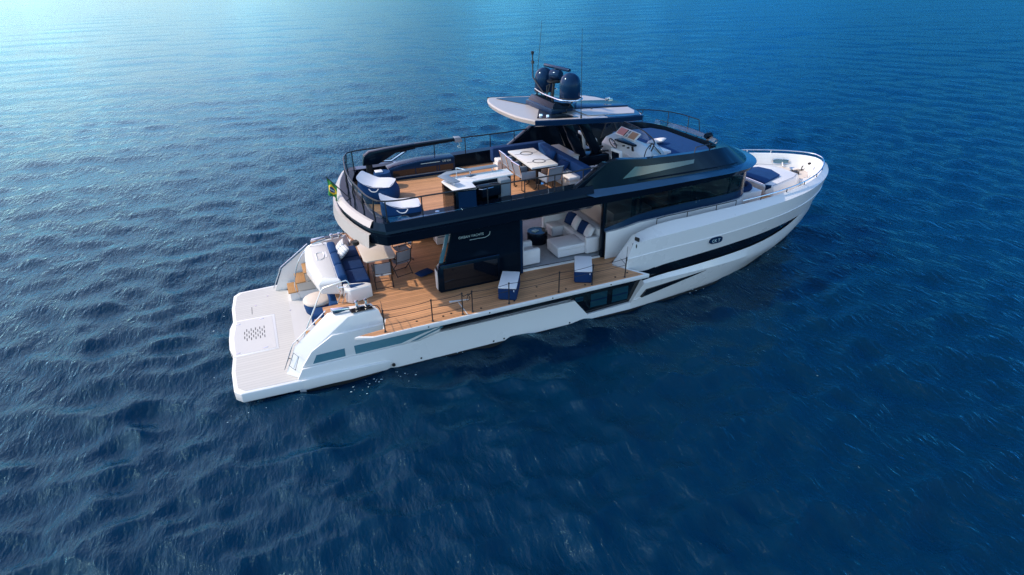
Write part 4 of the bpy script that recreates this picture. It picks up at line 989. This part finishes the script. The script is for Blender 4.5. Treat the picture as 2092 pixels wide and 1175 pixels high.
# windscreen
wb = [(13.12,.46,4.95),(13.6,.62,5.0),(14.12,.46,5.0),(14.34,-.2,4.96),(14.36,-1.2,4.90),(14.1,-1.9,4.84),(13.55,-1.98,4.80)]
wt = [(13.30,.42,5.46),(13.55,.50,5.50),(13.86,.34,5.48),(13.98,-.2,5.44),(13.98,-1.1,5.34),(13.82,-1.72,5.20),(13.6,-1.9,5.02)]
WB, WT = sample(wb, 26), sample(wt, 26)
ws = B().strip([WB, WT], 0).build('windscreen', CGLASS, hc)
b = B(); b.tube(WT, .022, 6); b.tube([WB[0], WT[0]], .016, 6); b.tube([WB[5], WT[3]], .03, 6); b.build('windscreen_frame', SATIN, ws)
b = B(); b.tube([(13.50,-1.93,5.10),(13.58,-1.92,5.28),(13.98,-1.90,4.88)], .016, 6); b.tube(sample([(13.58,-1.92,5.28),(13.42,-1.9,5.1),(13.36,-1.88,4.86)], 8), .016, 6); b.build('windscreen_stay', SATIN, ws)

# --- upper deck furniture
def armchair(label, loc, rz):
    c = thing('deck_armchair', label, 'chair', loc, rz, 'armchairs round the upper deck table')
    b = B(); b.strip([[(x, -.22 - .10*i/6 + .02*math.cos(x*6), .42 + .44*i/6) for x in np.linspace(-.25,.25,7)] for i in range(7)], 0); bk = b.build('back_sling', GFAB, c)
    b = B(); b.tube([(-.255,-.22,.40),(-.265,-.325,.87),(.265,-.325,.87),(.255,-.22,.40)], .016, 6); b.build('back_frame', STEEL, c)
    b = B(); b.box(-.24,.24,-.22,.26,.40,.46); b.build('seat', GFAB, c, bevel=.025, seg=3)
    for s in (-1, 1):
        b = B(); b.box(s*.28-.02, s*.28+.02, -.26, .24, .40, .62); b.build('arm_panel', GFAB, c, bevel=.015)
        b = B(); b.tube([(s*.27,-.24,.40)] + sample([(s*.27,-.25,.05),(s*.27,-.20,.015),(s*.27,.22,.015),(s*.27,.28,.05)], 10) + [(s*.27,.24,.62)], .014, 6); b.build('sled_leg', SATIN, c)
    return c
a0 = armchair('grey deck armchair farthest from the near rail in its row of three', (9.72,.42,4.05), R(-90))
dup(a0, (9.68,-.20,4.05), R(-90), 'grey deck armchair at the upper table, middle one of the row of three')
dup(a0, (9.64,-.82,4.05), R(-86), 'grey deck armchair nearest the near rail in its row of three')
dup(a0, (10.24,-1.45,4.05), R(6), 'grey deck armchair alone at the table end by the near rail')
tb2 = thing('deck_table', 'white upper deck dining table with two black ring motifs on its top', 'table', (10.28,-.02,4.05))
top = B().prism([(-.44,1.06),(.50,1.02),(.42,-1.02),(-.50,-1.04)], 'z', .66, .72).build('tabletop', WHITE, tb2, bevel=.008)
B().prism([(-.42,1.03),(.48,.99),(.40,-.99),(-.48,-1.01)], 'z', .62, .66).build('table_apron', BLACK, tb2)
for yy in (.50,-.50):
    B().tube([(.0+.20*math.cos(a), yy+.20*math.sin(a), .722) for a in np.linspace(0,2*math.pi,33)[:-1]], .013, 6, closed=True).build('ring_motif', BLACK, top)
    b = B(); b.box(-.43,-.2,yy-.012,yy+.012,.718,.724); b.box(.2,.42,yy-.012,yy+.012,.718,.724); b.build('inlay_line', BLACK, top)
B().box(-.09,.09,-.5,.5,.0,.62).build('pedestal', SATIN, tb2, bevel=.02)
B().lathe([(0,0),(.17,0),(.17,.03),(0,.04)], (0,-.62,0), 20).build('foot_plate', STEEL, tb2)
sf = thing('deck_corner_sofa', 'blue backed white corner sofa wrapping the upper deck table', 'sofa', (11.0, 0, 4.05))
B().box(-1.5, .14, 1.18, 1.62, 0, .30).build('base', WHITE, sf, bevel=.02)
B().box(-.16, .22, -1.62, 1.2, 0, .30).build('base', WHITE, sf, bevel=.02)
for a, c in ((-1.5,-.70),(-.70,.12)): B().box(a, c, 1.14, 1.6, .29, .42).build('seat_cushion', WFAB, sf, bevel=.04, seg=3, ang=50)
for a, c in ((-1.66,-.72),(-.72,.22),(.22,1.14)): B().box(-.22, .22, a, c, .29, .42).build('seat_cushion', WFAB, sf, bevel=.04, seg=3, ang=50)
B().box(-1.55, .48, 1.48, 1.76, .25, .74).build('backrest', NAVYD, sf, bevel=.04, seg=3, ang=50)
for a, c in ((-1.85,-1.0),(-1.0,.35),(.35,1.5)): B().box(.18, .46, a, c, .25, .74).build('backrest', NAVY, sf, bevel=.04, seg=3, ang=50)
cushion('deck_cushion', 'dark teal cushion leaning in the corner of the upper deck sofa', NAVY, (11.02,.18,4.66), .46,.46,.18, 0, R(-64), R(6))
cushion('deck_cushion', 'navy cushion lying low on the white seat of the upper deck sofa', NAVYD, (10.98,-.78,4.58), .46,.44,.16, 0, R(-40), R(14))
bn = thing('companion_bench', 'white bench with soft seat behind the blue sofa back on the upper deck', 'bench', (12.0,-1.45,4.05))
B().box(-.50,.7,-.72,.5,0,.34).build('base', WHITE, bn, bevel=.03)
for a, c in ((-.52,.08),(.08,.70)): B().box(a, c, -.76, .5, .33, .47).build('seat_cushion', WFAB, bn, bevel=.05, seg=4, ang=50)
cn = thing('console_table', 'narrow cream topped cabinet behind the blue sofa back', 'cabinet', (11.72,.55,4.05))
B().box(-.22,.20,-.75,.75,0,.60).build('carcass', WHITE, cn, bevel=.02); B().box(-.24,.22,-.77,.77,.60,.635).build('top', BEIGE, cn, bevel=.01)
def helm_seat(label, loc, rz):
    c = thing('helm_seat', label, 'seat', loc, rz, 'white helm seats')
    B().lathe([(0,0),(.16,0),(.15,.03),(.06,.06),(.055,.36),(0,.36)], n=16).build('pedestal', SATIN, c)
    B().box(-.22,.26,-.25,.25,.36,.50).build('seat_cushion', WFAB, c, bevel=.05, seg=3, ang=50)
    b = B(); b.box(-.30,-.20,-.26,.26,.40,1.06); b.each(lambda v: (v[0] - .16*max(0, v[2]-.5), v[1]*(1 - .22*max(0, v[2]-.75)), v[2])); b.build('back_shell', WHITE, c, bevel=.03, seg=3, ang=50)
    b = B(); b.box(-.325,-.295,-.19,.19,.46,.98); b.each(lambda v: (v[0] - .16*max(0, v[2]-.5), v[1]*(1 - .22*max(0, v[2]-.75)), v[2])); b.build('back_pad', BLACK, c, bevel=.015)
    for s in (-1, 1): B().box(-.2,.14,s*.27-.03,s*.27+.03,.60,.66).build('armrest', SATIN, c, bevel=.015)
    return c
h0 = helm_seat('white helm seat with black back, the one in the middle of the upper helm', (13.0,.12,4.05), R(-10))
dup(h0, (12.98,.95,4.05), R(-10), 'white helm seat with black back on the far port side of the upper helm')
dup(h0, (12.98,-1.30,4.0), R(8), 'white helm seat nearest the starboard edge of the upper helm')

bar = thing('wet_bar', 'white topped L-shaped bar with smoked glass end and raised grey shelf', 'bar', (7.6,-2.0,4.05))
W = lambda P: [(x - 7.6, y + 2.0) for x, y in P]
tp = B().prism(W([(6.74,-2.60),(7.39,-2.66),(7.41,-2.20),(7.50,-2.08),(8.76,-1.98),(8.80,-1.42),(6.95,-1.44),(6.66,-1.72)]), 'z', .89, .935).build('countertop', WHITE, bar, bevel=.008)
B().prism(W([(6.80,-2.56),(7.36,-2.62),(7.36,-2.16),(8.70,-1.96),(8.72,-1.46),(6.98,-1.48),(6.72,-1.74)]), 'z', 0, .885).build('cabinet', BLACK, bar, bevel=.01)
B().prism(W([(6.86,-2.625),(7.36,-2.675),(7.36,-2.655),(6.86,-2.605)]), 'z', .30, .87).build('front_panel', NAVYP, bar)
B().prism(W([(6.72,-2.62),(6.745,-2.62),(6.70,-1.70),(6.675,-1.70)]), 'z', .02, .90).build('smoked_glass_end', SGLASS, bar)
B().prism(W([(6.57,-1.67),(6.93,-1.36),(8.47,-1.32),(8.48,-1.54),(7.05,-1.60),(6.88,-1.74),(7.02,-2.36),(6.78,-2.42)]), 'z', 1.06, 1.085).build('glass_shelf', GREYTOP, bar, bevel=.006)
for x, yy in ((6.9,-2.2),(6.85,-1.65),(7.6,-1.5),(8.3,-1.48)): B().tube([(x-7.6,yy+2,.93),(x-7.6,yy+2,1.06)], .018, 8).build('shelf_post', STEEL, bar)
b = B(); b.lathe([(0,0),(.035,0),(.03,.02),(.016,.03),(0,.03)], (-.46,.36,.93), 12); b.tube([(-.46,.36,.93),(-.46,.36,1.22),(-.44,.33,1.245),(-.28,.18,1.23),(-.27,.17,1.19)], .013, 8); b.build('faucet', STEEL, bar)
B().prism(W([(7.44,-1.60),(7.66,-1.52),(7.78,-1.62),(7.54,-1.74)]), 'z', .934, .940).build('hob', DGLASS, bar)
B().prism(W([(7.46,-2.22),(8.18,-2.14),(8.22,-2.42),(7.62,-2.50)]), 'z', .52, .86).build('grill_hood', BLACK, bar, bevel=.05, seg=4, ang=50)
b = B(); b.tube([(-.08,-.46,.80),(.0,-.53,.80),(.34,-.46,.80),(.40,-.40,.80)], .012, 6); b.build('grill_handle', STEEL, bar)
B().prism(W([(8.24,-2.30),(8.56,-2.27),(8.57,-1.98),(8.24,-2.02)]), 'z', .06, .90).build('ice_maker', GREYTOP, bar, bevel=.02)
for i in range(5): B().box(.70+i*.04,.715+i*.04,-.305,-.28,.18,.42).build('vent_slat', RUBBER, bar)
B().prism(W([(7.44,-2.36),(8.22,-2.28),(8.22,-2.26),(7.44,-2.34)]), 'z', .02, .36).build('lower_shelf', BEIGE, bar)

def beanbag(name, label, loc, rz, L, Wd, H, m2=WFAB):
    t = thing(name, label, 'bean bag', loc, rz, 'bean bags on the upper deck')
    prof = []
    n = 20
    b = B(); rings = []
    for i in range(9):
        u = i/8
        z = H*u
        k = 1 + .10*math.sin(math.pi*min(1, u*1.1)) - .03*u
        rr = []
        for j in range(n*2):
            a = 2*math.pi*j/(n*2); ca, sa = math.cos(a), math.sin(a)
            x = L/2*k*math.copysign(abs(ca)**.42, ca); yv = Wd/2*k*math.copysign(abs(sa)**.42, sa)
            zz = z*(1 + .52*max(0, -x/(L/2))**1.5*(.25+.75*u)) + .012*math.sin(5*a+3*u)
            rr.append((x - .08*u, yv, zz))
        rings.append(rr)
    b.rings(rings, caps=False); b.build('bag', NAVY if m2 is WFAB else NAVYD, t, ang=60)
    b = B(); g = []
    m = 14
    for i in range(m+1):
        row = []
        for j in range(m+1):
            u, v = -1 + 2*i/m, -1 + 2*j/m
            k = 1.03
            x = L/2*k*u*.98; yv = Wd/2*k*v*.98
            sq = (abs(u)**5 + abs(v)**5)**.2; mxv = max(abs(u), abs(v), 1e-6); f = mxv/max(sq, 1e-6)
            x *= f; yv *= f
            zz = H*(1 + .52*max(0, -x/(L/2))**1.5) + .035*(1 - u*u)*(1 - v*v) + .006 - .05*max(0, abs(v)-.8) - .05*max(0, u-.8)
            row.append((x - .08, yv, zz))
        g.append(row)
    b.strip(g, 0); b.build('top_panel', m2, t, ang=60)
    b = B(); b.tube(sample([(-L*.2,-Wd/2*1.08,H*.95),(-L*.12,-Wd/2*1.16,H*.82),(L*.02,-Wd/2*1.16,H*.82),(L*.08,-Wd/2*1.08,H*.95)], 10), .014, 6); b.build('carry_strap', WFAB, t)
    return t
beanbag('bean_bag', 'blue and white bean bag by the stern rail, beside the davit pedestal', (5.25,.25,4.05), R(-24), 1.05, .98, .52)
beanbag('bean_bag', 'blue and white bean bag in the upper deck corner nearest the camera', (5.48,-1.85,4.05), R(-8), 1.08, .82, .52)
sb_ = thing('beach_stool', 'small blue round stool with a white towel beside the davit on the upper deck', 'stool', (5.55,1.35,4.05))
B().lathe([(0,0),(.24,0),(.27,.04),(.28,.40),(.26,.50),(0,.52)], n=24).build('seat', NAVY, sb_, ang=50)
B().box(-.22,.02,-.12,.14,.515,.545).build('towel', WFAB, sb_, bevel=.012)
jt = thing('tender_locker', 'long glossy navy locker with pale lettering along the port side of the upper deck', 'locker', (7.0,2.05,4.05))
b = B(); b.prism([(-1.15,0),(1.15,0),(1.15,.56),(-.1,.56),(-.7,.50),(-1.15,.40)], 'y', -.30, .28); b.build('body', NAVYP, jt, bevel=.03, seg=3)
B().box(-1.02,1.08,-.312,-.30,.14,.34).build('glass_front', DGLASS, jt)
B().box(-.95,1.0,-.318,-.306,.10,.135).build('front_trim', GREYTOP, jt)
for x in (-.25,.5,.58): B().box(x-.015,x+.015,-.318,-.312,.14,.34).build('front_mullion', NAVYP, jt)
text('locker_lettering', 'LRF 850', .09, LETTER, jt, Mx((.86,-.304,.46), rx=R(90)), .003)
B().box(-.05,.62,-.305,-.299,.45,.47).build('lettering_line', LETTER, jt)
dv = thing('davit_crane', 'black folding davit crane stowed along the port rail of the upper deck', 'crane', (5.3,2.2,4.05))
B().lathe([(0,0),(.17,0),(.17,.05),(.12,.08),(.11,.62),(0,.62)], (0,0,0), 18).build('pedestal', SATIN, dv)
b = B(); b.prism([(-.22,.55),(-.15,.86),(.05,.98),(.55,1.02),(1.6,1.07),(1.6,.90),(.9,.84),(.45,.62),(.30,.55)], 'y', -.14, .14); b.build('knuckle_boom', BLACK, dv, bevel=.03, seg=3)
B().prism([(1.55,.92),(3.05,.98),(3.05,1.09),(1.55,1.06)], 'y', -.10, .10).build('inner_boom', BLACK, dv, bevel=.02)
b = B(); b.prism([(3.0,.94),(3.28,.93),(3.22,1.10),(3.0,1.11)], 'y', -.115, .115); b.build('boom_head', GFAB, dv, bevel=.015)
b = B(); b.tube([(.35,.0,.62),(.75,0,.58),(1.3,0,.86)], .05, 8); b.build('ram_cylinder', STEEL, dv)
b = B(); b.tube(sample([(3.15,0,.93),(3.2,-.02,.82),(3.12,.02,.76),(3.25,.02,.70)], 10), .012, 5); b.build('hook_line', LETTER, dv)

def ottoman(label, loc, rz):
    t = thing('deck_ottoman', label, 'ottoman', loc, rz, 'ottomans on the fold-down side deck')
    b = B(); b.box(-.48,.48,-.275,.275,0,.40); b.each(lambda v: (v[0]*(1+.03*(v[2] < .2)), v[1], v[2] + .05*(v[0] > 0)*(v[2] > .2)))
    b.build('body', NAVYD, t, bevel=.06, seg=4, ang=50)
    b = B(); b.box(-.475,.475,-.27,.27,.37,.425); b.each(lambda v: (v[0], v[1], v[2] + .05*(v[0] > 0))); b.build('top_panel', WFAB, t, bevel=.025, seg=3, ang=50)
    b = B(); b.tube([(-.49,-.2,.36),(-.52,-.2,.33),(-.49,-.2,.30)], .012, 5); b.build('pull_tab', WFAB, t)
    return t
o0 = ottoman('blue ottoman with white top on the fold-down deck in front of the black side panel', (8.12,-3.06,1.716), R(60))
dup(o0, (10.62,-3.05,1.716), R(62), 'blue ottoman with white top on the fold-down deck in front of the open saloon')

# --- sun bed and lamp forward of the helm
sbd = thing('upper_sun_bed', 'wide blue sun bed on the wheelhouse top ahead of the helm', 'sun bed', (15.3, 0, 4.05))
B().box(-.95,1.1,-1.95,1.95,0,.52).build('base', WHITE, sbd, bevel=.03)
b = B(); b.prism([(-.80,-1.92),(.85,-1.80),(1.10,-1.2),(1.12,1.2),(.85,1.80),(-.80,1.92)], 'z', .50, .66); b.build('mattress', NAVY, sbd, bevel=.06, seg=4, ang=50)
b = B(); b.prism([(-1.08,-1.55),(-.55,-1.45),(-.55,-.55),(-1.08,-.5)], 'z', .5, .84); b.each(lambda v: (v[0], v[1], v[2] - .25*max(0, v[0]+1.0)*(v[2] > .7))); b.build('head_rest', WHITE, sbd, bevel=.04, seg=3, ang=50)
b = B(); b.prism([(-.75,-2.06),(.2,-1.99),(.25,-1.90),(-.75,-1.94)], 'z', .55, .72); b.build('side_bolster', WFAB, sbd, bevel=.04, seg=3, ang=50)
cushion('sun_bed_pillow', 'white pillow lying on the blue sun bed ahead of the helm', WFAB, (15.0,-.22,4.79), .62,.40,.16, 0, R(-16), R(-58))
b = B(); b.lathe([(0,0),(.07,0),(.05,.05),(.04,.12),(0,.12)], (16.72,-.86,4.74), 12); sl = b.build('searchlight', SATIN, Y)
b = B(); b.lathe([(0,-.14),(.09,-.14),(.12,-.08),(.12,.06),(.08,.13),(0,.15)], n=18); b.each(lambda v: Vector((v[2], v[0], v[1])) + Vector((16.74,-.86,4.92))); b.build('lamp_head', BLACK, sl, ang=50)

# --- foredeck
def bd(b_): return b_.each(lambda v: bend(*v))
b = B(); b.prism([(17.6,-2.55),(19,-2.5),(20.4,-2.2),(21.8,-1.65),(22.7,-1.0),(23.2,-.3),(23.2,.3),(22.7,1.0),(21.8,1.65),(20.4,2.2),(19,2.5),(17.6,2.55)], 'z', 1.9, 2.28); fd = bd(b).build('foredeck', SOFTWHITE, Y)
b = B(); b.prism([(18.4,-1.9),(19.9,-1.9),(19.9,1.9),(18.4,1.9)], 'z', 2.27, 2.29); bd(b).build('foredeck_teak', TEAK, fd)
b = B(); b.prism([(21.9,-1.35),(22.6,-.98),(23.1,-.35),(23.1,.35),(22.6,.98),(21.9,1.35)], 'z', 2.27, 2.45); bd(b).build('anchor_deck', WHITE, fd)
b = B(); b.prism([(22.0,-.75),(22.6,-.62),(23.05,-.2),(23.05,.3),(22.6,.85),(22.0,1.2)], 'z', 2.44, 2.462); bd(b).build('anchor_deck_teak', CREAM, fd)
b = B(); b.rings([[(19.75,-1.22,2.27),(20.0,-1.36,2.27),(21.4,-1.15,2.27),(22.0,-.85,2.27),(22.0,.85,2.27),(21.4,1.15,2.27),(20.0,1.36,2.27),(19.75,1.22,2.27)],
                  [(19.66,-1.05,2.66),(19.9,-1.30,2.68),(21.38,-.98,2.72),(21.9,-.66,2.70),(21.9,.66,2.70),(21.38,.98,2.72),(19.9,1.30,2.68),(19.66,1.05,2.66)]])
blk = bd(b).build('sun_pad_plinth', WHITE, fd, bevel=.035, seg=3)
b = B(); b.tube([(19.9,-1.27,2.69),(21.38,-.95,2.735),(21.88,-.64,2.715)], .008, 5); b.mirror(); bd(b).build('plinth_seam', GFAB, blk)
b = B(); b.prism([(19.82,-.95),(20.98,-.58),(21.15,.05),(20.98,.6),(19.82,.95)], 'z', 2.66, 2.755); b.each(lambda v: bend(v[0], v[1], v[2] + .03*(v[0]-19.8)))
o = b.build('bow_sun_pad', NAVY, None, bevel=.035, seg=4, ang=50); tag(o, 'blue five sided sun pad on the white plinth at the bow', 'sun pad')
b = B(); b.tube([(19.62,-1.05,2.74),(19.62,.9,2.74)], .022, 6); bd(b).build('pad_rail', STEEL, blk)
b = B(); b.prism([(19.70,-1.12),(19.86,-1.26),(19.92,-1.20),(19.76,-1.02)], 'z', 2.45, 2.70); bd(b).build('cup_recess', NAVYP, blk)
bs = thing('bow_bench', 'white bow bench with navy back cushion ahead of the wheelhouse glass', 'bench', (18.8, .05, 2.28))
B().box(-.55,.42,-1.42,1.42,0,.40).build('base', WHITE, bs, bevel=.03, seg=3)
b = B(); b.tube(sample([(-.40,-1.25,.46),(-.05,-1.22,.50),(.14,-.95,.50),(.16,0,.50),(.14,.95,.50)], 20), .11, 8); b.build('back_cushion', NAVYD, bs, ang=60)
B().box(-.50,.05,-1.1,1.1,.38,.48).build('seat_cushion', NAVYD, bs, bevel=.04, seg=3, ang=50)
# port coaming seat, windlass and mooring gear
b = B(); b.box(20.2,21.4,1.55,1.72,2.55,2.72); bd(b).build('port_back_pad', GFAB, fd, bevel=.03)
wl = thing('anchor_windlass', 'steel anchor windlass with chain on the bow deck', 'windlass', bend(22.35, .05, 2.46))
b = B(); b.lathe([(0,0),(.13,0),(.13,.04),(.07,.07),(.065,.14),(.11,.18),(.10,.22),(0,.23)], n=20); b.build('capstan', STEEL, wl, ang=50)
B().box(-.16,.12,-.32,-.12,0,.13).build('motor_box', SATIN, wl, bevel=.02)
b = B(); b.tube(sample([(.1,-.02,.09),(.35,.05,.05),(.6,.02,.04),(.85,.10,.02)], 14), .022, 6); b.build('chain', SATIN, wl)
b = B(); b.tube([(.55,.0,.02),(.62,.05,.14),(.75,.12,.16)], .022, 6); b.build('chain_stopper', RUBBER, wl)
b = B()
for x, yy in ((21.98,.95),(22.5,-.75)):
    b.tube([bend(x-.12,yy,2.54), bend(x+.12,yy,2.54)], .022, 6); b.tube([bend(x-.05,yy,2.46), bend(x-.05,yy,2.54)], .02, 6); b.tube([bend(x+.05,yy,2.46), bend(x+.05,yy,2.54)], .02, 6)
b.build('mooring_cleat', STEEL, fd)
# oval hawse opening in the port bow bulwark
def capy(x): return float(np.interp(x, [p[0] for p in capIn], [p[1] for p in capIn]))
hx = 22.75
ht_ = Vector((.2, capy(hx+.1) - capy(hx-.1), 0)).normalized(); hn_ = Vector((ht_.y, -ht_.x, 0))
def haw(k, d):
    c = Vector((hx, capy(hx), 2.66)) + hn_*(.13 + d)
    se = lambda q: math.copysign(abs(q)**.6, q)
    return [Vector(bend(*(c + ht_*(.32*k*se(math.cos(a))) + Vector((hn_.x*.0, hn_.y*.0, .10*k*se(math.sin(a))))))) for a in np.linspace(0, 2*math.pi, 25)[:-1]]
b = B(); b.poly(haw(1, .015)); hz_ = b.build('hawse_opening', TGLASS, hull)
B().tube(haw(1.08, .02), .022, 6, closed=True).build('hawse_rim', STEEL, hz_)
b = B(); b.tube([bend(22.75,.95,2.62), bend(22.6,.75,2.5)], .03, 6); b.build('mooring_line', WFAB, fd)
b = B(); b.lathe([(0,-.05),(.045,-.05),(.055,0),(.045,.06),(0,.07)], n=14); b.each(lambda v: Vector((v[2], v[0], v[1])) + Vector(bend(23.15,-.12,2.78))); b.build('bow_lamp', SATIN, fd)
# bow rail
def rline(dz, dx=0): return [Vector(bend(x, -y, z + dz)) for x, y, z in [(v.x, v.y, v.z) for v in sample(capIn, 70)]]
RL = rline(.13)
RLs = [v for v in RL if v.x > 16.9]; RLp = [Vector((v.x, v.y, v.z)) for v in RL]
port = [Vector(bend(v.x, v.y, v.z + .13)) for v in sample(capIn, 70)]
portp = [v for v in port if v.x > 16.5]
b = B(); b.tube(RLs + portp[:-1][::-1], .022, 8); br = b.build('bow_rail', STEEL, hull)
for x in (17.9,19.12,20.4,21.5,22.4):
    for L_ in (RLs, portp):
        v = min(L_, key=lambda q: abs(q.x - x)); B().tube([v, v - Vector((0,0,.15))], .018, 6).build('rail_stub', SATIN if v.y < 0 else WHITE, br)
RLa = [v for v in RL if 13.4 < v.x < 16.95]
b = B(); b.tube([v + Vector((0,.12,.0)) for v in RLa], .014, 6); sr = b.build('side_rail', SATIN, hull)
for x in (13.6,14.7,15.87,16.85):
    v = min(RLa, key=lambda q: abs(q.x - x)) + Vector((0,.12,0)); B().tube([v, v - Vector((0,0,.2))], .014, 6).build('rail_stub', SATIN, sr)

# keep the boat's tree to thing > part > sub-part: assemblies with pieces of their own become parts
def depth(o):
    d = 0
    while o.parent is not None: o = o.parent; d += 1
    return d
moved = True
while moved:
    moved = False
    for o in list(bpy.data.objects):
        if o.parent is not None and depth(o) == 2 and len(o.children) and o.parent.parent == yacht:
            o.parent = yacht; moved = True
